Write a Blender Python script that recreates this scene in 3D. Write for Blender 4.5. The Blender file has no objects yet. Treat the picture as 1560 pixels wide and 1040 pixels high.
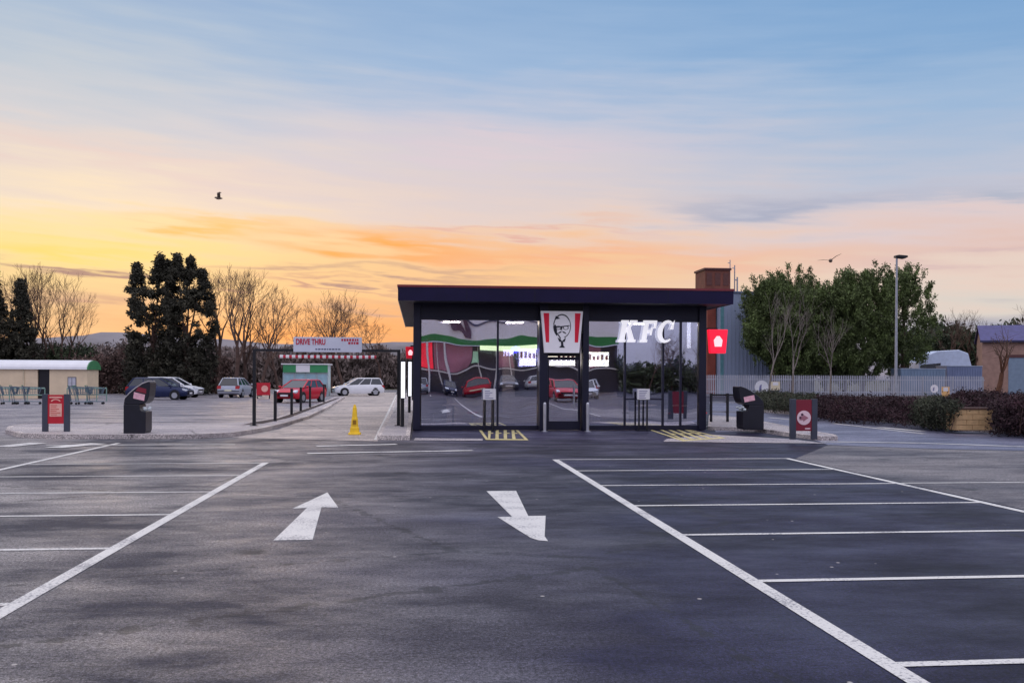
import bpy, bmesh, math, random
import numpy as np
from mathutils import Vector, Matrix, Euler

# ------------------------------------------------------------------ camera
F = 1486.0
PSI = math.atan(142 / F)
ROLL = math.radians(0.25)
H = 1.72
sc = bpy.context.scene
COL = sc.collection
cam_d = bpy.data.cameras.new("camera")
cam = bpy.data.objects.new("camera", cam_d)
COL.objects.link(cam)
cam_d.sensor_width = 36.0
cam_d.lens = F / 1560 * 36.0
cam_d.shift_y = 52.6 / 1560
cam_d.clip_start = 0.05
cam_d.clip_end = 6000
cam.matrix_world = (Matrix.Translation((0, 0, H)) @ Matrix.Rotation(-PSI, 4, 'Z')
                    @ Matrix.Rotation(math.pi / 2, 4, 'X') @ Matrix.Rotation(ROLL, 4, 'Z'))
sc.camera = cam
sc.view_settings.view_transform = 'Standard'
sc.view_settings.look = 'None'
sc.view_settings.gamma = 1.0
sc.view_settings.use_curve_mapping = False
sc.view_settings.exposure = 0.0
try:
    sc.cycles.max_bounces = 8
    sc.cycles.transparent_max_bounces = 16
    sc.cycles.sample_clamp_indirect = 4.0
except Exception:
    pass


def S(r, g, b, k=1.0):
    o = []
    for c in (r, g, b):
        c /= 255.0
        o.append((c / 12.92 if c <= .04045 else ((c + .055) / 1.055) ** 2.4) * k)
    return (o[0], o[1], o[2], 1.0)


def ray(px, py):
    a = px - 780
    b = 520 - py
    c, s = math.cos(ROLL), math.sin(ROLL)
    a2 = a * c - b * s
    b2 = a * s + b * c
    u = a2 / F
    v = (b2 + 52.6) / F
    return Vector((math.sin(PSI) + u * math.cos(PSI), math.cos(PSI) - u * math.sin(PSI), v))


def g(px, py, z=0.0):
    r = ray(px, py)
    t = (z - H) / r.z
    return (r.x * t, r.y * t)


def at(px, py, Y):
    r = ray(px, py)
    t = Y / r.y
    return (r.x * t, r.z * t + H)          # X, Z on the plane y = Y


# ------------------------------------------------------------------ sky
world = bpy.data.worlds.new("World")
sc.world = world
world.use_nodes = True
nt = world.node_tree
nt.nodes.clear()
N = nt.nodes.new
LK = nt.links.new


def M(op, a, b=None, c=None):
    n = N('ShaderNodeMath')
    n.operation = op
    for i, v in enumerate((a, b, c)):
        if v is None:
            continue
        if isinstance(v, (int, float)):
            n.inputs[i].default_value = v
        else:
            LK(v, n.inputs[i])
    return n.outputs[0]


def ramp(fac, stops):
    n = N('ShaderNodeValToRGB')
    el = n.color_ramp.elements
    while len(el) > 1:
        el.remove(el[-1])
    el[0].position = stops[0][0]
    el[0].color = stops[0][1]
    for p, c in stops[1:]:
        e = el.new(p)
        e.color = c
    LK(fac, n.inputs[0])
    return n.outputs[0]


def mixc(f, a, b):
    n = N('ShaderNodeMix')
    n.data_type = 'RGBA'
    for s, v in ((n.inputs[0], f), (n.inputs[6], a), (n.inputs[7], b)):
        if isinstance(v, (int, float)):
            s.default_value = v
        elif isinstance(v, tuple):
            s.default_value = v
        else:
            LK(v, s)
    return n.outputs[2]


tc = N('ShaderNodeTexCoord')
sep = N('ShaderNodeSeparateXYZ')
LK(tc.outputs['Generated'], sep.inputs[0])
dx, dy, dz = sep.outputs
az0 = M('ARCTAN2', dx, dy)
el0 = M('ARCSINE', dz)
comb = N('ShaderNodeCombineXYZ')
LK(M('MULTIPLY', az0, 2.6), comb.inputs[0])
LK(M('MULTIPLY', el0, 14.0), comb.inputs[1])
nz = N('ShaderNodeTexNoise')
nz.inputs['Scale'].default_value = 1.6
nz.inputs['Detail'].default_value = 6
nz.inputs['Roughness'].default_value = .55
LK(comb.outputs[0], nz.inputs['Vector'])
nz2 = N('ShaderNodeTexNoise')
nz2.inputs['Scale'].default_value = 5.0
nz2.inputs['Detail'].default_value = 5
comb2 = N('ShaderNodeCombineXYZ')
LK(M('MULTIPLY', az0, 1.5), comb2.inputs[0])
LK(M('MULTIPLY', M('ADD', el0, M('MULTIPLY', az0, 0.06)), 16.0), comb2.inputs[1])
LK(comb2.outputs[0], nz2.inputs['Vector'])
warp = M('SUBTRACT', nz.outputs[0], .5)
warp2 = M('SUBTRACT', nz2.outputs[0], .5)
el = M('ADD', el0, M('ADD', M('MULTIPLY', warp, .06), M('MULTIPLY', warp2, .065)))
az = M('ADD', az0, M('MULTIPLY', warp2, .18))
elc = M('MAXIMUM', el, 0.001)

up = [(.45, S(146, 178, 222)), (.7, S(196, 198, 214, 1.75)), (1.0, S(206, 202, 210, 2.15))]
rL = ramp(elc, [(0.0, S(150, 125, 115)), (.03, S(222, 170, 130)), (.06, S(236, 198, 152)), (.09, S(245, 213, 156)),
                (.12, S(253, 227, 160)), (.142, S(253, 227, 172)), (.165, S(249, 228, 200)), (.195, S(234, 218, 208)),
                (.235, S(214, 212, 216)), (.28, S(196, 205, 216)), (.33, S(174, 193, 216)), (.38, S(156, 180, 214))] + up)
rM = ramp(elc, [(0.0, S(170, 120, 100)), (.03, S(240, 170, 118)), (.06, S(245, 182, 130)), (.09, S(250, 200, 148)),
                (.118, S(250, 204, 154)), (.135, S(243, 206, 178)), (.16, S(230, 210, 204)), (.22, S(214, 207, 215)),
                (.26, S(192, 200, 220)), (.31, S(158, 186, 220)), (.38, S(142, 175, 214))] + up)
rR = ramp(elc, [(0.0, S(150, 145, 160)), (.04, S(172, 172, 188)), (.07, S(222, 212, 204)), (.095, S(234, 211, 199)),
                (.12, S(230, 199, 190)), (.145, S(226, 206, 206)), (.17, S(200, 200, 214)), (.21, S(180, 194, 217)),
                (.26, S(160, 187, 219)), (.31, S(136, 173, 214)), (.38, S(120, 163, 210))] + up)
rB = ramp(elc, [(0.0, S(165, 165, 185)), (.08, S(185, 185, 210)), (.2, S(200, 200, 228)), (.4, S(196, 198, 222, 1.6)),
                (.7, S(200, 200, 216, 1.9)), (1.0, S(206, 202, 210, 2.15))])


def smooth(v, a, b):
    n = N('ShaderNodeMapRange')
    n.interpolation_type = 'SMOOTHSTEP'
    n.inputs[1].default_value = a
    n.inputs[2].default_value = b
    LK(v, n.inputs[0])
    return n.outputs[0]


c1 = mixc(smooth(az, -.38, .06), rL, rM)
c1 = mixc(smooth(az, .06, .52), c1, rR)


brk = smooth(nz2.outputs[0], .36, .6)


def blob(col, base, px, py, wpx, hpx, amount, tilt=0.0):
    a0 = math.atan((px - 780) / F) + PSI
    e0 = math.atan((572.6 - py) / F * math.cos(a0 - PSI))
    da = M('SUBTRACT', az, a0)
    de = M('SUBTRACT', M('SUBTRACT', el, e0), M('MULTIPLY', da, tilt))
    q = M('ADD', M('POWER', M('MULTIPLY', da, F / wpx), 2.0), M('POWER', M('ABSOLUTE', M('MULTIPLY', de, F / hpx)), 2.0))
    f = M('MULTIPLY', M('EXPONENT', M('MULTIPLY', q, -1.0)), M('MULTIPLY', M('ADD', M('MULTIPLY', brk, .75), .35), amount))
    return mixc(f, base, col)


for a in [(S(255, 168, 66), 610, 374, 150, 17, .9, -.05), (S(250, 176, 110), 800, 388, 190, 12, .7, -.03), (S(254, 192, 96), 320, 342, 110, 10, .7, -.03),
          (S(166, 136, 132), 160, 412, 140, 5.5, 1.1), (S(170, 138, 136), 545, 416, 190, 7, 1.1), (S(196, 152, 138), 470, 436, 170, 4, .9), (S(200, 160, 146), 600, 470, 110, 9, .8),
          (S(160, 168, 194), 1220, 306, 190, 15, .65), (S(166, 178, 200), 1550, 300, 90, 12, .6),
          (S(228, 208, 214), 800, 222, 260, 34, .6), (S(247, 184, 156), 960, 392, 300, 20, .6),
          (S(255, 218, 100), 130, 374, 130, 14, .65), (S(200, 160, 142), 130, 466, 110, 9, 1.0),
          (S(226, 150, 140), 760, 352, 190, 5, .5), (S(252, 160, 90), 480, 505, 180, 22, .6),
          (S(240, 210, 200), 120, 235, 260, 22, .5, -.08), (S(206, 176, 184), 1530, 385, 130, 10, .5)]:
    c1 = blob(a[0], c1, *a[1:])
front = smooth(M('ABSOLUTE', az0), 2.0, 1.0)
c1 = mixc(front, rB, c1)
sky = N('ShaderNodeTexSky')
sky.sky_type = 'NISHITA'
sky.sun_disc = False
SUN_EL, SUN_AZ = math.radians(3.0), math.radians(-12.0)
sky.sun_elevation = SUN_EL
sky.sun_rotation = SUN_AZ
bg1 = N('ShaderNodeBackground')
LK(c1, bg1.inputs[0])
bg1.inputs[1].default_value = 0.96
bg2 = N('ShaderNodeBackground')
LK(sky.outputs[0], bg2.inputs[0])
bg2.inputs[1].default_value = 0.006
ad = N('ShaderNodeAddShader')
LK(bg1.outputs[0], ad.inputs[0])
LK(bg2.outputs[0], ad.inputs[1])
wo = N('ShaderNodeOutputWorld')
LK(ad.outputs[0], wo.inputs[0])

sun_d = bpy.data.lights.new("sun", 'SUN')
sun_d.energy = 0.4
sun_d.angle = math.radians(12)
sun_d.color = (1.0, .68, .4)
sun = bpy.data.objects.new("sun", sun_d)
COL.objects.link(sun)
sv = Vector((math.sin(SUN_AZ) * math.cos(SUN_EL), math.cos(SUN_AZ) * math.cos(SUN_EL), math.sin(SUN_EL)))
sun.rotation_euler = sv.to_track_quat('Z', 'Y').to_euler()

# ------------------------------------------------------------------ materials
MATS = {}


def mat(name, col, rough=.6, metal=0.0, var=.12, scale=3.0, emit=0.0, spec=.5, bump=0.0, island=0.0):
    if name in MATS:
        return MATS[name]
    m = bpy.data.materials.new(name)
    m.use_nodes = True
    t = m.node_tree
    b = t.nodes['Principled BSDF']
    b.inputs['Roughness'].default_value = rough
    b.inputs['Metallic'].default_value = metal
    b.inputs['Specular IOR Level'].default_value = spec
    tcx = t.nodes.new('ShaderNodeTexCoord')
    n = t.nodes.new('ShaderNodeTexNoise')
    n.inputs['Scale'].default_value = scale
    n.inputs['Detail'].default_value = 5
    t.links.new(tcx.outputs['Object'], n.inputs['Vector'])
    mr = t.nodes.new('ShaderNodeMapRange')
    mr.inputs[1].default_value = .3
    mr.inputs[2].default_value = .7
    mr.inputs[3].default_value = 1 - var
    mr.inputs[4].default_value = 1 + var
    t.links.new(n.outputs[0], mr.inputs[0])
    val = mr.outputs[0]
    if island:
        ge = t.nodes.new('ShaderNodeNewGeometry')
        mr2 = t.nodes.new('ShaderNodeMapRange')
        mr2.inputs[3].default_value = 1 - island
        mr2.inputs[4].default_value = 1 + island
        t.links.new(ge.outputs['Random Per Island'], mr2.inputs[0])
        mu = t.nodes.new('ShaderNodeMath')
        mu.operation = 'MULTIPLY'
        t.links.new(val, mu.inputs[0])
        t.links.new(mr2.outputs[0], mu.inputs[1])
        val = mu.outputs[0]
    vm = t.nodes.new('ShaderNodeVectorMath')
    vm.operation = 'SCALE'
    vm.inputs[0].default_value = col[:3]
    t.links.new(val, vm.inputs['Scale'])
    t.links.new(vm.outputs[0], b.inputs['Base Color'])
    if emit:
        t.links.new(vm.outputs[0], b.inputs['Emission Color'])
        b.inputs['Emission Strength'].default_value = emit
    if bump:
        bp = t.nodes.new('ShaderNodeBump')
        bp.inputs['Strength'].default_value = bump
        bp.inputs['Distance'].default_value = .02
        t.links.new(n.outputs[0], bp.inputs['Height'])
        t.links.new(bp.outputs[0], b.inputs['Normal'])
    MATS[name] = m
    return m


def asphalt(name, c0, c1, r0, r1, seed, spec=.5, worn=None):
    m = bpy.data.materials.new(name)
    m.use_nodes = True
    t = m.node_tree
    b = t.nodes['Principled BSDF']
    L = t.links.new
    ge = t.nodes.new('ShaderNodeNewGeometry')

    def noise(scale, detail=4, stretch=(1, 1, 1), off=0.0, rough=.55):
        mp = t.nodes.new('ShaderNodeMapping')
        mp.inputs['Location'].default_value = (off, off * .7, 0)
        mp.inputs['Scale'].default_value = stretch
        L(ge.outputs['Position'], mp.inputs[0])
        n = t.nodes.new('ShaderNodeTexNoise')
        n.inputs['Scale'].default_value = scale
        n.inputs['Detail'].default_value = detail
        n.inputs['Roughness'].default_value = rough
        L(mp.outputs[0], n.inputs['Vector'])
        return n.outputs[0]

    def mrange(v, a, bb, c, d):
        n = t.nodes.new('ShaderNodeMapRange')
        n.inputs[1].default_value = a
        n.inputs[2].default_value = bb
        n.inputs[3].default_value = c
        n.inputs[4].default_value = d
        L(v, n.inputs[0])
        return n.outputs[0]

    def mul(a, bb):
        n = t.nodes.new('ShaderNodeMath')
        n.operation = 'MULTIPLY'
        L(a, n.inputs[0])
        L(bb, n.inputs[1])
        return n.outputs[0]
    patch = noise(.3, 6, (.8, 1.4, 1), seed)
    patch2 = noise(.8, 7, (.7, 1.3, 1), seed + 9, .7)
    grain = noise(34, 4, (1, 1, 1), 0, .7)
    agg = noise(95, 2, (1, 1, 1), 3, .7)
    f = t.nodes.new('ShaderNodeMath')
    f.operation = 'ADD'
    L(mrange(patch, .40, .62, 0, .62), f.inputs[0])
    L(mrange(patch2, .40, .64, -.1, .5), f.inputs[1])
    cl = t.nodes.new('ShaderNodeClamp')
    L(f.outputs[0], cl.inputs[0])
    mx = t.nodes.new('ShaderNodeMix')
    mx.data_type = 'RGBA'
    L(cl.outputs[0], mx.inputs[0])
    mx.inputs[6].default_value = c0
    mx.inputs[7].default_value = c1
    if worn:                                     # older bleached surfacing west of the relaid bays
        sx_ = t.nodes.new('ShaderNodeSeparateXYZ')
        L(ge.outputs['Position'], sx_.inputs[0])
        wob = t.nodes.new('ShaderNodeMath')
        wob.operation = 'MULTIPLY_ADD'
        L(patch, wob.inputs[0])
        wob.inputs[1].default_value = 9.0
        L(sx_.outputs[0], wob.inputs[2])
        mx2 = t.nodes.new('ShaderNodeMix')
        mx2.data_type = 'RGBA'
        L(mrange(wob.outputs[0], 1.5, 7.0, 0, 1), mx2.inputs[0])
        mw = t.nodes.new('ShaderNodeMix')
        mw.data_type = 'RGBA'
        L(cl.outputs[0], mw.inputs[0])
        mw.inputs[6].default_value = worn[0]
        mw.inputs[7].default_value = worn[1]
        L(mw.outputs[2], mx2.inputs[6])
        L(mx.outputs[2], mx2.inputs[7])
        mx = mx2
    gr = mul(mrange(grain, .36, .64, .3, 1.75), mrange(agg, .38, .62, .35, 1.9))
    vm = t.nodes.new('ShaderNodeVectorMath')
    vm.operation = 'SCALE'
    L(mx.outputs[2], vm.inputs[0])
    L(gr, vm.inputs['Scale'])
    def vor(scale, off):
        mp = t.nodes.new('ShaderNodeMapping')
        mp.inputs['Location'].default_value = (off, off, 0)
        L(ge.outputs['Position'], mp.inputs[0])
        v = t.nodes.new('ShaderNodeTexVoronoi')
        v.inputs['Scale'].default_value = scale
        L(mp.outputs[0], v.inputs['Vector'])
        return v

    def lay(base, fac, col):
        n = t.nodes.new('ShaderNodeMix')
        n.data_type = 'RGBA'
        L(fac, n.inputs[0])
        L(base, n.inputs[6])
        n.inputs[7].default_value = col
        return n.outputs[2]
    wsp = noise(5, 3, (1, 1, 1), 7)
    v1 = vor(.45, seed)                           # oil drips
    dw = t.nodes.new('ShaderNodeMath')
    dw.operation = 'MULTIPLY_ADD'
    L(wsp, dw.inputs[0])
    dw.inputs[1].default_value = .16
    L(v1.outputs['Distance'], dw.inputs[2])
    base = lay(vm.outputs[0], mrange(dw.outputs[0], .17, .12, 0, .75), S(22, 21, 28))
    v2 = vor(2.3, seed + 2)                       # grit and paper specks
    base = lay(base, mrange(v2.outputs['Distance'], .05, .03, 0, .8), S(190, 184, 180))
    v3 = vor(.16, seed + 5)                       # hairline cracks along cell borders
    v3.feature = 'DISTANCE_TO_EDGE'
    cw = t.nodes.new('ShaderNodeMath')
    cw.operation = 'MULTIPLY_ADD'
    L(wsp, cw.inputs[0])
    cw.inputs[1].default_value = .05
    L(v3.outputs['Distance'], cw.inputs[2])
    base = lay(base, mrange(cw.outputs[0], .0285, .0262, 0, .6), S(24, 23, 28))
    L(base, b.inputs['Base Color'])
    L(mrange(patch2, .35, .65, r0, r1), b.inputs['Roughness'])
    b.inputs['Specular IOR Level'].default_value = spec
    bp = t.nodes.new('ShaderNodeBump')
    bp.inputs['Strength'].default_value = .5
    bp.inputs['Distance'].default_value = .008
    L(grain, bp.inputs['Height'])
    L(bp.outputs[0], b.inputs['Normal'])
    return m


def paint_mat(name, col):
    """thermoplastic road paint worn through in specks"""
    m = bpy.data.materials.new(name)
    m.use_nodes = True
    t = m.node_tree
    b = t.nodes['Principled BSDF']
    L = t.links.new
    ge = t.nodes.new('ShaderNodeNewGeometry')
    n = t.nodes.new('ShaderNodeTexNoise')
    n.inputs['Scale'].default_value = 38
    n.inputs['Detail'].default_value = 6
    n.inputs['Roughness'].default_value = .7
    L(ge.outputs['Position'], n.inputs['Vector'])
    n2 = t.nodes.new('ShaderNodeTexNoise')
    n2.inputs['Scale'].default_value = 1.6
    n2.inputs['Detail'].default_value = 4
    L(ge.outputs['Position'], n2.inputs['Vector'])
    a = t.nodes.new('ShaderNodeMath')
    a.operation = 'MULTIPLY_ADD'
    L(n2.outputs[0], a.inputs[0])
    a.inputs[1].default_value = .5
    L(n.outputs[0], a.inputs[2])
    r = t.nodes.new('ShaderNodeValToRGB')
    r.color_ramp.elements[0].position = .6
    r.color_ramp.elements[0].color = (col[0] * .35, col[1] * .35, col[2] * .4, 1)
    r.color_ramp.elements[1].position = .74
    r.color_ramp.elements[1].color = col
    L(a.outputs[0], r.inputs[0])
    L(r.outputs[0], b.inputs['Base Color'])
    b.inputs['Roughness'].default_value = .6
    return m


def glass_mat(name, refl, tint, bump=.0125):
    m = bpy.data.materials.new(name)
    m.use_nodes = True
    t = m.node_tree
    t.nodes.clear()
    L = t.links.new
    o = t.nodes.new('ShaderNodeOutputMaterial')
    mx = t.nodes.new('ShaderNodeMixShader')
    tr = t.nodes.new('ShaderNodeBsdfTransparent')
    tr.inputs[0].default_value = tint
    gl = t.nodes.new('ShaderNodeBsdfGlossy')
    gl.inputs['Roughness'].default_value = .01
    gl.inputs[0].default_value = (.86, .88, 1, 1)
    ge = t.nodes.new('ShaderNodeNewGeometry')
    n = t.nodes.new('ShaderNodeTexNoise')
    n.inputs['Scale'].default_value = .7
    n.inputs['Detail'].default_value = 1
    mp = t.nodes.new('ShaderNodeMapping')
    mp.inputs['Scale'].default_value = (1, 1, .55)
    L(ge.outputs['Position'], mp.inputs[0])
    L(mp.outputs[0], n.inputs['Vector'])
    bp = t.nodes.new('ShaderNodeBump')
    bp.inputs['Strength'].default_value = 1.0
    bp.inputs['Distance'].default_value = bump
    L(n.outputs[0], bp.inputs['Height'])
    L(bp.outputs[0], gl.inputs['Normal'])
    lw = t.nodes.new('ShaderNodeLayerWeight')
    lw.inputs[0].default_value = .35
    mr = t.nodes.new('ShaderNodeMapRange')
    mr.inputs[3].default_value = refl
    mr.inputs[4].default_value = 1.0
    L(lw.outputs['Fresnel'], mr.inputs[0])
    L(mr.outputs[0], mx.inputs[0])
    L(tr.outputs[0], mx.inputs[1])
    L(gl.outputs[0], mx.inputs[2])
    L(mx.outputs[0], o.inputs[0])
    return m


M_ASPH = asphalt("asphalt", S(10, 10, 30), S(38, 36, 62), .7, .42, 3.3, spec=.24, worn=(S(46, 45, 56), S(138, 133, 132)))
M_OLD = asphalt("old_asphalt", S(80, 77, 88), S(146, 139, 142), .6, .4, 17.0)
M_ROAD = asphalt("road_asphalt", S(62, 64, 88), S(112, 112, 132), .6, .4, 40.0)
M_LANE = asphalt("lane_surface", S(132, 124, 122), S(184, 171, 162), .7, .5, 60.0)
M_PAVE = asphalt("pavement_slab", S(140, 134, 140), S(172, 164, 162), .7, .5, 80.0)
M_APRON = asphalt("apron_asphalt", S(30, 28, 52), S(54, 50, 76), .65, .45, 22.0, spec=.25)
M_KERB = asphalt("kerb_stone", S(150, 142, 142), S(196, 186, 180), .8, .6, 25.0)
M_SOIL = asphalt("soil", S(40, 30, 30), S(66, 50, 48), .95, .8, 12.0)
M_GRASS = asphalt("far_grass", S(60, 62, 48), S(88, 84, 66), .95, .85, 2.0)
M_PAINT = paint_mat("white_paint", S(216, 214, 210))
M_YPAINT = paint_mat("yellow_paint", S(222, 208, 146))
M_GLASS = glass_mat("shop_glass", .60, (.9, .92, 1, 1))
M_CARGLASS = mat("car_glass", S(30, 36, 48), .08, 0, .1, 2, spec=.8)
M_NAVY = mat("navy_cladding", S(24, 24, 48), .38, .2, .12, 2.0)
M_FASCIA = mat("fascia_panel", S(26, 20, 60), .32, .2, .18, 1.5)
M_TRIM = mat("red_trim", S(120, 38, 46), .4, 0, .1)
M_SOFFIT = mat("soffit_board", S(20, 20, 36), .6, 0, .1)
M_BLACK = mat("black_metal", S(18, 18, 26), .45, .1, .15)
M_BLACKP = mat("black_plastic", S(14, 14, 30), .4, 0, .18, 4)
M_WHITE = mat("white_panel", S(228, 226, 230), .5, 0, .04)
M_STEEL = mat("brushed_steel", S(206, 206, 212), .3, .8, .1)
M_GALV = mat("galvanised_steel", S(164, 168, 178), .5, .3, .12)
M_RED = mat("red_panel", S(190, 24, 44), .45, 0, .1)
M_DRED = mat("dark_red", S(128, 26, 48), .5, 0, .1)
M_GREEN = mat("green_panel", S(64, 132, 84), .5, 0, .1)
M_CREAM = mat("cream_cladding", S(226, 204, 172), .6, 0, .08, 1.5)
M_RUBBER = mat("tyre_rubber", S(26, 26, 28), .8, 0, .1)
M_TUBE = mat("lit_tube", S(244, 246, 250), .5, 0, .0, emit=1.0)
M_BARK = mat("bark", S(86, 66, 58), .9, 0, .3, 4)
M_TWIG = mat("twigs", S(98, 76, 64), .9, 0, .25, 2)
M_PALEBARK = mat("pale_bark", S(130, 120, 114), .9, 0, .25, 4)
M_CONIFER = mat("conifer_leaf", S(56, 54, 42), .8, 0, .55, .9, island=.45)
M_EVERGREEN = mat("evergreen_leaf", S(88, 102, 56), .75, 0, .6, .55, island=.5)
M_HEDGE = mat("hedge_leaf", S(54, 32, 38), .85, 0, .5, .9, island=.5)
M_BRUSH = mat("brush_leaf", S(96, 76, 70), .9, 0, .5, .4, island=.45)
M_WOOD = mat("far_wood", S(122, 108, 104), .95, 0, .3, .12, island=.3)
M_GSHRUB = mat("green_shrub", S(60, 70, 48), .85, 0, .5, .8, island=.5)
M_HILL = mat("hill_wood", S(128, 122, 126), .95, 0, .35, .02)
M_SHED = mat("shed_cladding", S(150, 162, 186), .55, 0, .07, .4)
M_BRICKR = mat("brown_brick", S(134, 66, 52), .8, 0, .2, 1.2)
M_HOUSE = mat("house_brick", S(166, 132, 118), .85, 0, .15, 2)
M_ROOFB = mat("blue_slate", S(70, 68, 120), .6, 0, .18, 2)
M_GDOOR = mat("garage_paint", S(130, 148, 168), .6, 0, .08)
M_TAN = mat("sandstone", S(206, 170, 124), .8, 0, .15, 6, bump=.4)
M_YELLOW = mat("yellow_plastic", S(240, 196, 34), .45, 0, .12, 5)
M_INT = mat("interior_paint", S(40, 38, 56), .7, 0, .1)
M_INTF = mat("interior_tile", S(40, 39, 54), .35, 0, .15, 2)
M_BEIGE = mat("beige_board", S(202, 188, 178), .6, 0, .08)
M_GULL = mat("gull_feathers", S(120, 104, 92), .8, 0, .2, 6)


# ------------------------------------------------------------------ mesh building
class MB:
    def __init__(self):
        self.v, self.f = [], []

    def add(self, vs, fs):
        b = len(self.v)
        self.v += [tuple(p) for p in vs]
        self.f += [tuple(i + b for i in q) for q in fs]
        return self

    def box(self, x0, x1, y0, y1, z0, z1):
        vs = [(x, y, z) for z in (z0, z1) for y in (y0, y1) for x in (x0, x1)]
        return self.add(vs, [(0, 2, 3, 1), (4, 5, 7, 6), (0, 1, 5, 4), (2, 6, 7, 3), (0, 4, 6, 2), (1, 3, 7, 5)])

    def prism(self, poly, a, b, axis='y'):
        n = len(poly)
        def P(p, t):
            return {'y': (p[0], t, p[1]), 'z': (p[0], p[1], t), 'x': (t, p[0], p[1])}[axis]
        vs = [P(p, a) for p in poly] + [P(p, b) for p in poly]
        fs = [tuple(range(n)), tuple(range(2 * n - 1, n - 1, -1))]
        fs += [(i, i + n, (i + 1) % n + n, (i + 1) % n) for i in range(n)]
        return self.add(vs, fs)

    def sheet(self, poly, z):
        return self.add([(p[0], p[1], z) for p in poly], [tuple(range(len(poly)))])

    def tube(self, p, q, r0, r1=None, n=6, caps=True):
        r1 = r0 if r1 is None else r1
        p, q = Vector(p), Vector(q)
        d = q - p
        if d.length < 1e-6:
            return self
        d.normalize()
        u = d.orthogonal().normalized()
        w = d.cross(u)
        vs = []
        for c, r in ((p, r0), (q, r1)):
            for i in range(n):
                a = 2 * math.pi * i / n
                vs.append(c + (u * math.cos(a) + w * math.sin(a)) * r)
        fs = [(i, (i + 1) % n, (i + 1) % n + n, i + n) for i in range(n)]
        if caps:
            fs += [tuple(range(n - 1, -1, -1)), tuple(range(n, 2 * n))]
        return self.add(vs, fs)

    def path(self, pts, r, n=6):
        for a, b in zip(pts, pts[1:]):
            self.tube(a, b, r, r, n)
        return self

    def lathe(self, prof, n=16, cx=0, cy=0):
        vs, fs = [], []
        for r, z in prof:
            for i in range(n):
                a = 2 * math.pi * i / n
                vs.append((cx + r * math.cos(a), cy + r * math.sin(a), z))
        for k in range(len(prof) - 1):
            for i in range(n):
                j = (i + 1) % n
                fs.append((k * n + i, k * n + j, k * n + n + j, k * n + n + i))
        fs += [tuple(range(n - 1, -1, -1)), tuple(range((len(prof) - 1) * n, len(prof) * n))]
        return self.add(vs, fs)

    def disc(self, cx, cz, r, y0, y1, n=20, rz=None):
        rz = rz or r
        return self.prism([(cx + r * math.cos(2 * math.pi * i / n), cz + rz * math.sin(2 * math.pi * i / n)) for i in range(n)], y0, y1)

    def loft(self, secs, closed=True):
        n = len(secs[0])
        vs = [p for s in secs for p in s]
        fs = []
        for k in range(len(secs) - 1):
            for i in range(n if closed else n - 1):
                j = (i + 1) % n
                fs.append((k * n + i, k * n + j, k * n + n + j, k * n + n + i))
        fs += [tuple(range(n - 1, -1, -1)), tuple(range((len(secs) - 1) * n, len(secs) * n))]
        return self.add(vs, fs)

    def ellipsoid(self, c, r, n=10, m=6):
        prof = []
        vs, fs = [], []
        for k in range(m + 1):
            t = math.pi * k / m
            for i in range(n):
                a = 2 * math.pi * i / n
                vs.append((c[0] + r[0] * math.sin(t) * math.cos(a), c[1] + r[1] * math.sin(t) * math.sin(a), c[2] + r[2] * math.cos(t)))
        for k in range(m):
            for i in range(n):
                j = (i + 1) % n
                fs.append((k * n + i, k * n + n + i, k * n + n + j, k * n + j))
        return self.add(vs, fs)

    def build(self, name, m, parent=None, world=False, smooth=False, bevel=0.0):
        off = Vector((0, 0, 0))
        q = parent if world else None
        while q:
            off = off + q.location
            q = q.parent
        me = bpy.data.meshes.new(name)
        me.from_pydata([(a[0] - off.x, a[1] - off.y, a[2] - off.z) for a in self.v], [], self.f)
        bm = bmesh.new()
        bm.from_mesh(me)
        bmesh.ops.recalc_face_normals(bm, faces=bm.faces)
        bm.to_mesh(me)
        bm.free()
        me.materials.append(m)
        if smooth:
            for p in me.polygons:
                p.use_smooth = True
        o = bpy.data.objects.new(name, me)
        COL.objects.link(o)
        if parent:
            o.parent = parent
        if bevel:
            b = o.modifiers.new("bevel", 'BEVEL')
            b.width = bevel
            b.segments = 2
            b.limit_method = 'ANGLE'
        return o


def raw(name, V, Fq, m, parent=None):
    """mesh from numpy arrays of vertices and quads"""
    me = bpy.data.meshes.new(name)
    me.from_pydata(V.tolist(), [], Fq.tolist())
    me.materials.append(m)
    o = bpy.data.objects.new(name, me)
    COL.objects.link(o)
    if parent:
        o.parent = parent
    return o


def thing(name, label, cat, loc=(0, 0, 0), rz=0.0, group=None):
    o = bpy.data.objects.new(name, None)
    COL.objects.link(o)
    o.empty_display_size = .3
    o.location = loc
    o.rotation_euler = (0, 0, rz)
    o['label'] = label
    o['category'] = cat
    if group:
        o['group'] = group
    return o


def tag(o, label, cat, group=None, kind=None):
    o['label'] = label
    o['category'] = cat
    if group:
        o['group'] = group
    if kind:
        o['kind'] = kind
    return o


def struct(o):
    o['kind'] = 'structure'
    return o


def kids(o):
    return [c for c in bpy.data.objects if c.parent == o]


def copy_tree(o, loc, rz, label, group=None, scale=None):
    r = o.copy()
    COL.objects.link(r)
    r.location = loc
    r.rotation_euler = (0, 0, rz)
    if scale:
        r.scale = scale
    r['label'] = label
    if group:
        r['group'] = group
    for ch in kids(o):
        c = ch.copy()
        COL.objects.link(c)
        c.parent = r
        for gch in kids(ch):
            d = gch.copy()
            COL.objects.link(d)
            d.parent = c
    return r


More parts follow.
